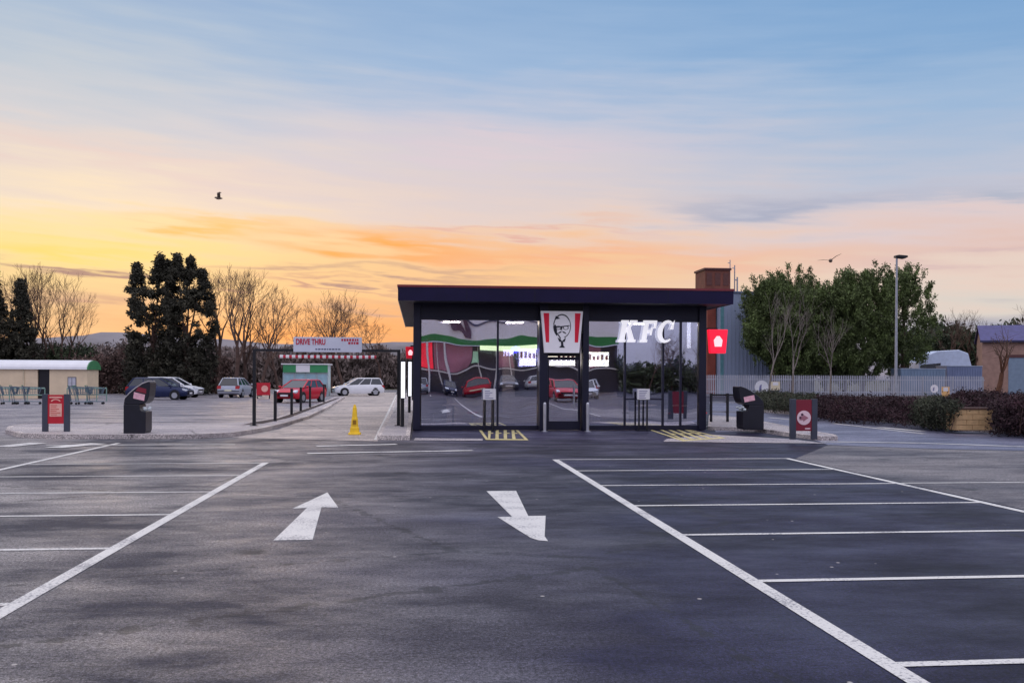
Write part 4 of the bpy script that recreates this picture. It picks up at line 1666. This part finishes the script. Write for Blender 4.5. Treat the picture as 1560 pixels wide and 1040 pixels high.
# left conifers and bare trees, with copies in the row beyond the drive lane
def place(px, ybase, ytop):
    b = gp(px, ybase)
    return b, hgt(px, ytop, b[1])


b, h = place(233, 601, 389)
conifer("conifer", "tall dark columnar conifer, left one of the close pair", b, h, 4.6, 11, n=900, per=46, group="pair of tall dark conifers", leaders=((-1.35, .93), (.55, 1.0), (1.2, .96)), holes=14)
b, h = place(283, 601.5, 391)
conifer("conifer", "tall dark columnar conifer, right one of the close pair", b, h, 4.6, 23, n=900, per=46, group="pair of tall dark conifers", leaders=((-.75, 1.0), (.35, .985), (1.3, .9)), holes=22)
b, h = place(31, 599, 427)
conifer("conifer", "small pointed conifer behind the roof of the cream shelter", b, h, 5.2, 31, n=420, per=40, pointed=.98)
b, h = place(-14, 599, 396)
conifer("conifer", "dark conifer cut off by the left edge of the picture", b, h, 5.4, 37, n=460, per=40, pointed=.95)

BT = "bare winter trees behind the side car park"
protos = []
for i, (px, yb, yt, sd, lab) in enumerate([
    (357, 603, 400, 3, "tall bare tree with a thick trunk above the silver car"),
    (480, 600, 442, 8, "wide bare tree standing behind the drive lane sign board"),
    (88, 598, 408, 14, "tall bare tree right of the small pointed conifer"),
    (396, 603, 428, 21, "slim leaning bare tree left of the gantry beam")]):
    b, h = place(px, yb, yt)
    protos.append((bare_tree(lab, b, h, sd, spread=.42 if i != 1 else .55, group=BT, levels=5, fork=.3), h))
for px, yb, yt, k, rz, lab in [(330, 600, 408, 0, 2.1, "bare tree close against the right side of the conifer pair"), (64, 598, 420, 2, 1.3, "bare tree directly right of the pointed conifer's tip"),
                               (112, 598, 440, 2, 4.0, "lower bare tree at the right end of the left group"), (52, 597, 398, 0, 3.1, "thin tall bare tree behind the pointed conifer"),
                               (525, 599, 452, 1, 2.4, "bare tree above the right end of the drive lane sign board"), (580, 598, 470, 1, 4.2, "low faint bare tree beside the left eave of the shop"),
                               (424, 600, 455, 3, 2.7, "low bare tree between the gantry post and the kiosk"), (505, 598, 446, 0, 5.0, "upright bare tree in the middle above the sign board"),
                               (376, 600, 412, 3, 4.4, "tall bare tree leaning over the small red sign board"), (20, 597, 405, 2, 5.4, "tall bare tree near the left picture edge"),
                               (445, 599, 462, 1, 5.6, "low spreading bare tree directly above the kiosk")]:
    b, h = place(px, yb, yt)
    p, ph = protos[k]
    s = h / ph
    copy_tree(p, b, rz, lab, BT, (s, s, s))

# right hand evergreens and pale bare trees
EG = "mass of evergreen trees behind the pale fence"
for px, yb, yt, rx_, sd, tops, z0, lab in [
    (1190, 602, 416, 2.45, 41, 5, .28, "leftmost evergreen of the mass, overhanging the grey shed"), (1218, 602, 402, 2.9, 45, 5, .12, "tallest left evergreen with a pointed top below the right gull"),
    (1270, 602, 414, 3.0, 52, 5, .12, "lower middle evergreen in the dip of the mass"), (1300, 602, 424, 2.6, 68, 5, .1, "evergreen filling the gap left of the lamp side trees"), (1328, 602, 400, 3.0, 57, 5, .1, "evergreen just left of the street lamp"),
    (1390, 602, 398, 3.1, 63, 6, .22, "rightmost evergreen with an open ragged right side")]:
    b, h = place(px, yb, yt)
    spiky(lab, (b[0], b[1] + 2, 0), h, rx_, 2.4, sd, zc0=z0, group=EG, tops=tops + 1, ragged=.55 if px == 1390 else 0)
PG = "pale bare trees in front of the evergreens"
for px, yb, yt, sd, lab in [(1172, 607, 440, 71, "pale thin bare tree near the grey shed"), (1207, 608, 428, 76, "pale bare tree with the straightest trunk, left of the red disc sign"),
                            (1266, 610, 466, 83, "short pale bare tree above the right red sign's right edge")]:
    b, h = place(px, yb, yt)
    bare_tree(lab, b, h, sd, spread=.36, bark=M_PALEBARK, twig=M_PALEBARK, levels=4, group=PG, fork=.5, trunk_r=.12, crook=.06, name="pale_tree")
b, h = place(1519, 612, 470)
bare_tree("dark bare tree with thick crooked limbs in front of the brick house", b, h * .82, 91, spread=.6, levels=3, fork=.36, trunk_r=.2, bark=mat("brown_bark", S(96, 62, 44), .9, 0, .3, 4))
for px, yt, sd, rz, lab in [(1545, 452, 1, .4, "bare tree behind the brick house roof"), (1480, 468, 2, 2.0, "bare tree between the evergreens and the brick house"), (1450, 476, 0, 4.0, "low bare tree right of the last evergreen")]:
    b, h = place(px, 597, yt)
    p, ph = protos[sd]
    copy_tree(p, b, rz, lab, "bare trees behind the brick house", (h / ph,) * 3)


# masses nobody could count
def scrub(name, label, cat, x0, x1, y0, y1, hfun, n, m, leaf, seed, up=.8, kind='stuff', z0=0.0, per=30, spread=None, parent=None):
    rng = np.random.RandomState(seed)
    X_ = rng.uniform(x0, x1, n)
    Y_ = rng.uniform(y0, y1, n)
    hh_ = np.array([hfun(x) for x in X_]) * (.8 + .2 * np.sin(X_ * 1.7 + seed) * np.sin(X_ * .6 + 1))
    Z_ = z0 + hh_ * rng.uniform(0, 1, n) ** .8
    c = np.stack([X_, Y_, Z_], 1)
    V, Q = leafmesh(rng, c, per, spread or (.35, .35, .3), leaf, up)
    o = raw(name, V, Q, m)
    return tag(o, label, cat, kind=kind)


def hz_at(px, py, Y):
    return at(px, py, Y)


x0 = at(118, 600, 92)[0]
x1 = at(345, 600, 92)[0]
scrub("undergrowth", "dark brown tangled scrub behind the parked cars", "undergrowth", x0, x1, 89, 94, lambda x: 3.9, 700, M_BRUSH, .16, 5, per=46)
x0, x1 = at(-60, 600, 96)[0], at(150, 600, 96)[0]
scrub("undergrowth", "dull green thicket behind the cream shelter", "undergrowth", x0, x1, 93, 99, lambda x: 4.6, 700, M_GSHRUB, .17, 6, per=46)
x0, x1 = at(320, 600, 130)[0], at(660, 600, 130)[0]
scrub("woods", "grey brown winter woods beyond the drive lane", "woods", x0, x1, 126, 140, lambda x: 5.6, 1400, M_WOOD, .34, 7, up=1.6)
x0, x1 = at(-100, 600, 180)[0], at(360, 600, 180)[0]
scrub("woods", "far grey winter woods below the left hills", "woods", x0, x1, 175, 190, lambda x: 6.6, 1300, M_WOOD, .5, 8, up=1.4, spread=(.7, .7, .6))
x0, x1 = at(1380, 600, 128)[0], at(1640, 600, 128)[0]
scrub("woods", "dark tree mass behind the white tank and the brick house", "woods", x0, x1, 124, 134, lambda x: 9.5, 1000, M_GSHRUB, .4, 9, up=1.0, spread=(.6, .6, .5))


def hedge(label, corners, h, m, seed, n=420, per=80):
    """corners: near left, near right, far right, far left (as seen from the car park)"""
    P = [Vector(g(px, py, .12)) for px, py in corners]
    c0 = sum(P, Vector((0, 0))) / 4
    t = thing("hedge", label, "hedge", (c0.x, c0.y, .112))
    rng = np.random.RandomState(seed)
    u, v = rng.uniform(0, 1, (2, n))

    def q(u, v):
        p = P[0] * (1 - u) * (1 - v) + P[1] * u * (1 - v) + P[2] * u * v + P[3] * (1 - u) * v - c0
        return p
    XY = np.array([tuple(q(a, b)) for a, b in zip(u, v)])
    top = h * (.85 + .15 * np.sin(XY[:, 0] * 1.3 + seed) + .08 * np.sin(XY[:, 0] * 4.1 + XY[:, 1]))
    c = np.stack([XY[:, 0], XY[:, 1], top * rng.uniform(.03, 1, n) ** .75], 1)
    V, Q = leafmesh(rng, c, per, (.16, .13, .1), .055, .5)
    raw("foliage", V, Q, m, t)
    tw = MB()
    for k in range(n // 5):
        p = q(rng.uniform(0, 1), rng.uniform(0, 1))
        b_ = Vector((p.x, p.y, 0))
        e_ = b_ + Vector((rng.normal(0, .2), rng.normal(0, .1), h * rng.uniform(.7, 1.2)))
        tw.tube(b_, e_, .014, .006, 3, False)
    tw.build("stems", M_BARK, t)
    return t


M_HEDGEG = mat("hedge_green", S(58, 62, 46), .85, 0, .5, .9, island=.5)
hedge("low dark red brown hedge behind the right red sign", [(1236, 637), (1392, 648), (1415, 630), (1250, 622)], .72, M_HEDGE, 3, 620)
hedge("dark green shrub border left of the tan stone block", [(1396, 648), (1451, 656), (1452, 644), (1420, 634)], .85, M_HEDGEG, 4, 340)
hedge("tall purple brown hedge right of the tan stone block", [(1518, 659.5), (1660, 666), (1660, 636), (1516, 640)], .95, M_HEDGE, 7, 900)
hedge("purple brown hedge behind the tan stone block", [(1454, 645), (1514, 648), (1514, 632), (1450, 630)], 1.0, M_HEDGE, 9, 420)
hedge("dark low shrubs behind the right litter bin", [(1152, 623), (1232, 636), (1246, 620), (1152, 612)], .7, M_HEDGEG, 12, 400)

# ------------------------------------------------------------------ right hand yard
fxa, fy_ = g(1072, 604)
fxb, _ = at(1500, 600, fy_)
FN = thing("palisade_fence", "long pale palisade fence in front of the evergreens", "fence", ((fxa + fxb) / 2, fy_, 0))
fl = (fxb - fxa) / 2
fz = at(1200, 571, fy_)[1]
M_FENCE = mat("fence_pale", S(176, 178, 190), .55, .1, .12, 1.0)
mb = MB()
n = int(2 * fl / .165)
for i in range(n):
    x = -fl + i * .165
    mb.prism([(x, .05), (x + .08, .05), (x + .08, fz - .09), (x + .04, fz), (x, fz - .09)], -.02, 0)
mb.build("pales", M_FENCE, FN)
for z in (.45, fz - .4):
    MB().box(-fl, fl, .002, .05, z - .03, z + .03).build("rail", M_FENCE, FN)
for k in range(10):
    x = -fl + .08 + (2 * fl - .2) * k / 9
    MB().box(x - .05, x + .05, .052, .15, 0, fz - .1).build("post", M_GALV, FN)

# grey shed with a brown tower
sy_ = 96
sx0, _ = at(1098, 500, sy_)
sx1, _ = at(1240, 500, sy_)
sz = at(1120, 446, sy_)[1]
SD = thing("industrial_shed", "blue grey clad industrial shed behind the left evergreens", "shed", ((sx0 + sx1) / 2, sy_, 0))
w_ = (sx1 - sx0) / 2
MB().box(-w_, w_, 0, 16, 0, sz).build("wall", M_SHED, SD)
rb = MB()
for i in range(24):
    x = -w_ + (i + .5) * 2 * w_ / 24
    rb.box(x - .03, x + .03, -.05, -.002, 1.2, sz - .3)
rb.build("cladding_ribs", M_SHED, SD)
MB().prism([(-.15, sz), (16.15, sz), (16.15, sz + .12), (8, sz + .5), (-.15, sz + .15)], -w_ - .1, w_ + .1, 'x').build("roof", mat("shed_trim", S(108, 120, 146), .5), SD)
MB().box(-w_ - .06, -w_ + .28, -.08, -.052, 0, sz - .02).build("corner_trim", mat("teal_trim", S(92, 142, 150), .5), SD)
ty_ = 97
tx0, tz1 = at(1074, 408, ty_)
tx1, _ = at(1112, 408, ty_)
TW = thing("brick_tower", "square red brown tower with a box top rising behind the right end of the shop", "tower", ((tx0 + tx1) / 2, ty_ + 3.0, 0))
tw_ = (tx1 - tx0) / 2
tzm = at(1080, 441, ty_)[1]
ax0 = at(1072, 500, ty_)[0] - (tx0 + tx1) / 2
MB().box(-tw_ + .35, sx0 - .12 - (tx0 + tx1) / 2, -2.7, 0, 0, tzm - .002).build("shaft", M_BRICKR, TW)
hd_ = MB().box(-tw_, tw_, -3.0, .5, tzm, tz1 - .2).build("head", mat("tower_brick", S(120, 70, 58), .8, 0, .2, 1.2), TW)
MB().box(-tw_ - .12, tw_ + .12, -3.12, .62, tz1 - .199, tz1).build("coping", mat("coping_dark", S(84, 50, 52), .7), hd_)
for k in range(3):
    xx = -tw_ + 2 * tw_ * (k + .5) / 3
    MB().box(xx - .28, xx + .28, -3.04, -3.002, tzm + .45, tz1 - .5).build("louvre", mat("louvre", S(98, 60, 56), .7), hd_)
for px, lab, rr_, yt in ((1112, "thin vent pipe at the tower's right edge", .05, 396), (1119, "taller double vent pipe right of the tower", .06, 404), (1123, "bent vent pipe right of the tower", .08, 422)):
    xx, z1 = at(px, yt, sy_ + 2)
    zb = sz + .2
    t = thing("vent_pipe", lab, "pipe", (xx, sy_ + 2, zb - .1), group="vent pipes on the grey shed roof")
    MB().tube((0, 0, 0), (0, 0, z1 - zb + .1), rr_, n=8).build("pipe", M_GALV, t)
    MB().tube((-.25, 0, z1 - zb - .2), (0.02, 0, z1 - zb - .2), rr_ * .8, n=8).build("elbow", M_GALV, t)

# street lamp
lx, ly = g(1364.5, 614)
lz = at(1366, 392, ly)[1]
SL_ = thing("street_lamp", "tall pale street lamp with a flat dark head in front of the evergreens", "street lamp", (lx, ly, 0))
MB().tube((0, 0, 0), (0, 0, 1.3), .13, .13, 12).tube((0, 0, 1.3), (.02, 0, lz), .1, .065, 12).build("pole", M_GALV, SL_, smooth=False)
MB().prism([(-.12, lz - .02), (.5, lz - .1), (.74, lz + .02), (.7, lz + .12), (.1, lz + .16), (-.1, lz + .12)], -.2, .2).build("lamp_head", M_BLACK, SL_, bevel=.03)

# white tank roof vehicle, boxes and signs behind the fence
vx0, vy = g(1392, 600)
vx1, _ = at(1472, 600, vy)
VT = thing("lorry", "white high roofed lorry parked behind the fence between evergreens and house", "lorry", ((vx0 + vx1) / 2, vy, 0))
vw = (vx1 - vx0) / 2
zz = lambda py: at(1430, py, vy)[1]
P_LORRY = mat("lorry_white", S(196, 208, 232), .4, 0, .08)
MB().prism([(-vw, zz(552)), (-vw * .7, zz(541)), (-vw * .3, zz(535)), (vw * .5, zz(533)), (vw * .85, zz(538)), (vw, zz(560)), (vw, .9), (-vw, .9)], -1.1, 1.1).build("body", P_LORRY, VT, bevel=.08)
MB().prism([(-vw * .95, zz(556)), (-vw * .2, zz(553)), (-vw * .2, zz(566)), (-vw * .98, zz(566))], -1.12, -1.102).build("window", M_CARGLASS, VT)
for x in (-vw * .6, vw * .55):
    for s in (-1, 1):
        w1 = MB().disc(x, .5, .5, s * 1.12, s * .8, 18).build("wheel", M_RUBBER, VT)
        MB().disc(x, .5, .25, s * 1.135, s * 1.122, 12).build("rim", M_RIM, w1)
MB().box(-vw, vw, -1.05, 1.05, .55, .898).build("chassis", M_BLACK, VT)
for px0, px1, yt, lab, col in [(1372, 1440, 562, "blue grey storage container left of the white lorry, behind the fence", S(116, 136, 160)), (1442, 1496, 558, "blue grey storage container under the lorry's right end, behind the fence", S(112, 124, 156))]:
    x0, yy = g(px0, 602.5)
    x1, _ = at(px1, 600, yy)
    z1 = at(px0, yt, yy)[1]
    t = thing("storage_container", lab, "container", ((x0 + x1) / 2, yy, 0), group="storage containers behind the fence")
    w = (x1 - x0) / 2
    m = mat("container_%d" % px0, col, .5, .1, .12, 1)
    mb = MB().box(-w, w, 0, 2.0, .1, z1)
    mb.build("box", m, t)
    mb = MB()
    for k in range(14):
        xx = -w + (k + .5) * 2 * w / 14
        mb.box(xx - w / 28, xx + w / 28, -.04, -.002, .2, z1 - .12)
    mb.build("corrugation", m, t)
    MB().box(-w - .02, w + .02, -.06, 2.05, z1 + .001, z1 + .08).build("top_rail", mat("container_rim", S(150, 164, 182), .5), t)
for px, py, r_, yb, lab, col in [(1160, 590, 11, 607, "large round white sign behind the right litter bin", S(222, 222, 226)), (1423, 592, 6.5, 610, "round white sign with no board, above the dark shrubs", S(236, 232, 236))]:
    x, y = g(px, yb)
    z = at(px, py, y)[1]
    rad = r_ / F * y
    t = thing("round_sign", lab, "sign", (x, y, 0), group="round white signs by the fence")
    o = MB().disc(0, z, rad, -.03, 0, 24).build("disc", mat("disc_%d" % px, col, .5, 0, .05), t)
    MB().prism([(-rad * .45, z - rad * .5), (-rad * .1, z - rad * .5), (-rad * .0, z + rad * .45), (-rad * .3, z + rad * .3)], -.036, -.031).build("dark_print", mat("print_grey", S(120, 120, 160)), o)
    MB().tube((0, .06, 0), (0, .06, z), .05, n=8).build("post", M_GALV, t)
for px0, px1, py0, py1, yb, lab, col in [(1174, 1188, 581, 594, 606, "small cream square sign right of the large round white sign", S(222, 208, 176)), (1434, 1446, 589, 604, 610, "small orange and white square sign beside the round sign", S(232, 184, 120))]:
    x0, y = g(px0, yb)
    x1, z1 = at(px1, py0, y)
    _, z0 = at(px1, py1, y)
    t = thing("square_sign", lab, "sign", ((x0 + x1) / 2, y, 0), group="square signs by the fence")
    w = (x1 - x0) / 2
    o = MB().box(-w, w, -.03, 0, z0, z1).build("panel", mat("sq_%d" % px0, col, .5, 0, .06), t)
    MB().box(-w * .6, w * .6, -.036, -.031, z0 + (z1 - z0) * .55, z1 - .05).build("print", M_WHITE, o)
    MB().tube((0, .05, 0), (0, .05, z1 - .1), .04, n=8).build("post", M_GALV, t)

# brick house on the right
hx0, hy = g(1496, 598)
hx1 = hx0 + 11
HA = -math.radians(26)
HS = thing("brick_house", "brick house with a blue slate roof and garage door at the right edge", "house", (hx0 + 5.5 * math.cos(HA), hy + 5.5 * math.sin(HA), 0), HA)
he = at(1500, 518, hy)[1]
hr = at(1500, 497, hy + 3)[1]
MB().prism([(0, 0), (7, 0), (7, he), (3.5, hr - .1), (0, he)], -5.5, 5.5, 'x').build("wall", M_HOUSE, HS)
rm = MB()
rm.prism([(-.4, he - .25), (-.4, he - .05), (3.5, hr + .1), (7.4, he - .05), (7.4, he - .25), (3.5, hr - .09)], -5.75, 5.75, 'x')
rf = rm.build("roof", M_ROOFB, HS)
MB().box(-5.78, 5.78, -.46, -.402, he - .28, he - .08).build("gutter", mat("gutter_dark", S(48, 46, 80), .5), rf)
gxa = -5.5 + 2.75
gz = at(1536, 545, hy)[1]
gd = MB().box(gxa, gxa + 2.6, -.05, -.002, 0, gz).build("garage_door", M_GDOOR, HS)
for k in range(6):
    MB().box(gxa + .03, gxa + 2.57, -.062, -.051, .12 + k * gz / 6.3, .12 + k * gz / 6.3 + gz / 8).build("panel", M_GDOOR, gd)
MB().box(gxa - .15, gxa + 2.75, -.12, -.003, gz + .003, gz + .35).build("door_lintel", mat("lintel_dark", S(96, 60, 60), .7), HS)
MB().box(1.2 + gxa + 3, gxa + 5.2, -.04, -.002, 1.0, gz).build("window", M_CARGLASS, HS)

# tan stone block
bx, by = g(1457, 655, .116)
bx1, _ = at(1512.5, 655, by)
bz = at(1480, 623, by)[1] - .116
SB = thing("stone_block", "tan block wall box set into the hedge on the right verge", "stone block", ((bx + bx1) / 2, by, .112))
w = (bx1 - bx) / 2
mb = MB()
rowh = bz / 4
for r in range(4):
    off = 0 if r % 2 else w * .33
    xs_ = [-w] + [v for v in (-w * .34 + off - w * .1, w * .33 + off - w * .1) if -w < v < w] + [w]
    for a, b in zip(xs_, xs_[1:]):
        mb.box(a + .006, b - .006, R_.uniform(-.006, .006), .6, r * rowh + .004, (r + 1) * rowh - .006)
mb.build("blocks", M_TAN, SB, bevel=.006)
MB().box(-w + .01, w - .01, .02, .62, .0, bz - .02).build("core", mat("mortar", S(170, 138, 100), .9), SB)
MB().box(-w - .05, w + .05, -.03, .66, bz, bz + .045).build("coping", mat("coping_brown", S(84, 58, 50), .8), SB)


# ------------------------------------------------------------------ gulls
def gull(label, px, py, Y, span, yaw, flap, roll):
    x, z = at(px, py, Y)
    t = thing("gull", label, "bird", (x, Y, z), yaw, "gulls in flight")
    t.rotation_euler = (roll, 0, yaw)
    L_ = span * .42
    secs = []
    for u, r_ in ((-.5, .01), (-.42, .035), (-.2, .075), (.05, .1), (.25, .085), (.36, .06), (.44, .055), (.5, .03), (.56, .006)):
        secs.append([(u * L_, r_ * span * .8 * math.cos(2 * math.pi * i / 8), r_ * span * .8 * math.sin(2 * math.pi * i / 8) + (.02 if u > .3 else 0)) for i in range(8)])
    b_ = MB().loft(secs)
    for s in (-1, 1):
        ch = span * .13
        mid_ = (0.02, s * span * .24, span * .24 * math.tan(flap))
        tip = (-span * .1, s * span * .5, mid_[2] + span * .22 * math.tan(flap * .35))
        rt = (0.0, s * .03, .02)
        secs = []
        for c, k in ((rt, 1.2), (mid_, 1.0), ((mid_[0] * .4 + tip[0] * .6, mid_[1] * .4 + tip[1] * .6, mid_[2] * .4 + tip[2] * .6), .7), (tip, .12)):
            secs.append([(c[0] + ch * k * .5, c[1], c[2]), (c[0], c[1], c[2] + .012 * k), (c[0] - ch * k * .6, c[1], c[2]), (c[0], c[1], c[2] - .008 * k)])
        b_.loft(secs)
    b_.build("body", M_GULL, t, smooth=True)


gull("gull with raised wing high above the bare trees on the left", 333, 302, 52, .95, math.radians(195), .85, math.radians(-12))
gull("gull gliding with spread wings above the right evergreens", 1265, 397, 66, 1.75, math.radians(60), .42, math.radians(-14))

# ------------------------------------------------------------------ what stands behind the camera and shows in the shop glass
SY = -40.0
SM = thing("supermarket", "pale supermarket front with a green band, reflected in the shop glass", "supermarket", (5, SY, 0))
RX = lambda px: (px - 638) / F * 101.2 - 5
MB().box(-19, 16.5, -20, -1.2, 0, 5.0).build("shop_front", mat("market_dark", S(48, 46, 66), .4, 0, .4, .35), SM)
MB().box(-19, 16.5, -20, 0, 5.75, 8.6).build("wall", mat("market_white", S(236, 232, 238), .6, 0, .05, .5), SM)
MB().box(-19, 16.5, -.1, .12, 5.05, 5.749).build("fascia", mat("market_green", S(40, 128, 62), .5, 0, .12, .4), SM)
MB().box(-19, 16.5, 0.002, .08, 7.5, 7.65).build("cornice", mat("gutter_dark", S(48, 46, 80)), SM)
M_LITG = mat("market_lit", S(216, 236, 180), .5, 0, .1, .7, emit=1.5)
MB().box(RX(733), RX(812), -.02, .16, 4.55, 5.045).build("lit_canopy", M_LITG, SM)
M_LITR = mat("market_red", S(226, 40, 60), .5, 0, .3, .6, emit=.8)
M_LITW = mat("market_window", S(150, 96, 116), .5, 0, .4, .5, emit=.25)
for a, b, m, nm in [(639, 662, M_LITR, "red_window"), (665, 682, M_LITW, "window"), (686, 710, M_LITW, "window"), (753, 790, M_LITW, "window"), (895, 925, M_LITW, "window")]:
    MB().box(RX(a), RX(b), -1.19, -1.0, 2.7, 4.95).build(nm, m, SM)
MB().box(RX(712), RX(728), -1.19, -.9, 2.9, 4.4).build("green_window", mat("market_pale_green", S(150, 190, 160), .5, 0, .2, 1, emit=.4), SM)
for px in (652, 684, 751):
    MB().tube((RX(px), .0, 0), (RX(px), 0, 5.04), .14, n=10).build("column", M_WHITE, SM)
MB().prism([(RX(694), 8.0), (RX(700), 8.0), (RX(704), 6.6), (RX(708), 8.0), (RX(714), 8.0), (RX(707), 6.0), (RX(701), 6.0)], .002, .2).build("wall_emblem", mat("market_plum", S(84, 52, 76), .5), SM)
for k in range(9):
    MB().box(-18 + k * 3.8, -17.9 + k * 3.8, -1.1, -.9, .3, 4.9).build("mullion", M_WHITE, SM)
MB().box(-19, 16.5, -1.12, -.95, 2.45, 2.6).build("transom", M_WHITE, SM)
EC = "cars parked behind the viewpoint"
for x, y, rz, p, lab in [(9.9, -6, 1.5, P_RED, "red car reflected in the entrance door"), (13.2, -14, 1.6, P_WHITE, "white car reflected in the right shop window"),
                         (-1.0, -22, 1.55, P_WHITE, "white car reflected at the left edge of the shop window")]:
    car(lab, p, (x, y, .004), rz, group=EC)
for i in range(9):
    x = -5.5 + i * 2.75
    lab = ["first", "second", "third", "fourth", "fifth", "sixth", "seventh", "eighth", "ninth"][i] + " car from the left in the far reflected row before the supermarket"
    car(lab, (P_GREY, P_BLUE, P_SILVER, P_BLUE, P_RED, P_GREY, P_WHITE, P_BLUE, P_SILVER)[i], (x + R_.uniform(-.2, .2), -31 + R_.uniform(-.4, .4), .004), 1.57 if i % 2 else -1.57, roof=R_.uniform(1.42, 1.6), group=EC)
hedge_y = -34
for i in range(5):
    p, ph = protos[(i * 3 + 1) % 4]
    copy_tree(p, (23 + i * 3.2, -36 - (i % 2) * 4, 0), i * 1.3, ["first", "second", "third", "fourth", "fifth"][i] + " bare tree from the left in the right window's reflection", "bare trees behind the viewpoint", (.62, .62, .6))
scrub("undergrowth", "dark shrubbery reflected in the right shop window", "undergrowth", 21.5, 40, -43, -38, lambda x: 3.6, 500, M_GSHRUB, .24, 15)
for yb in range(6):
    line_w([(3.0, -3 - 2.4 * yb), (7.8, -3 - 2.4 * yb)], "bay_line", .1)
line_w([(2.8, 1.9), (2.8, -18)], "bay_edge_line", .13)
line_w([(-2.98, 1.9), (-2.98, -18)], "bay_edge_line", .13)
for yb in range(6):
    line_w([(-7.6, -3 - 2.4 * yb), (-3.1, -3 - 2.4 * yb)], "bay_line", .1)
    line_w([(-4 + 5 * yb, -26), (-4 + 5 * yb, -21)], "bay_line", .1)
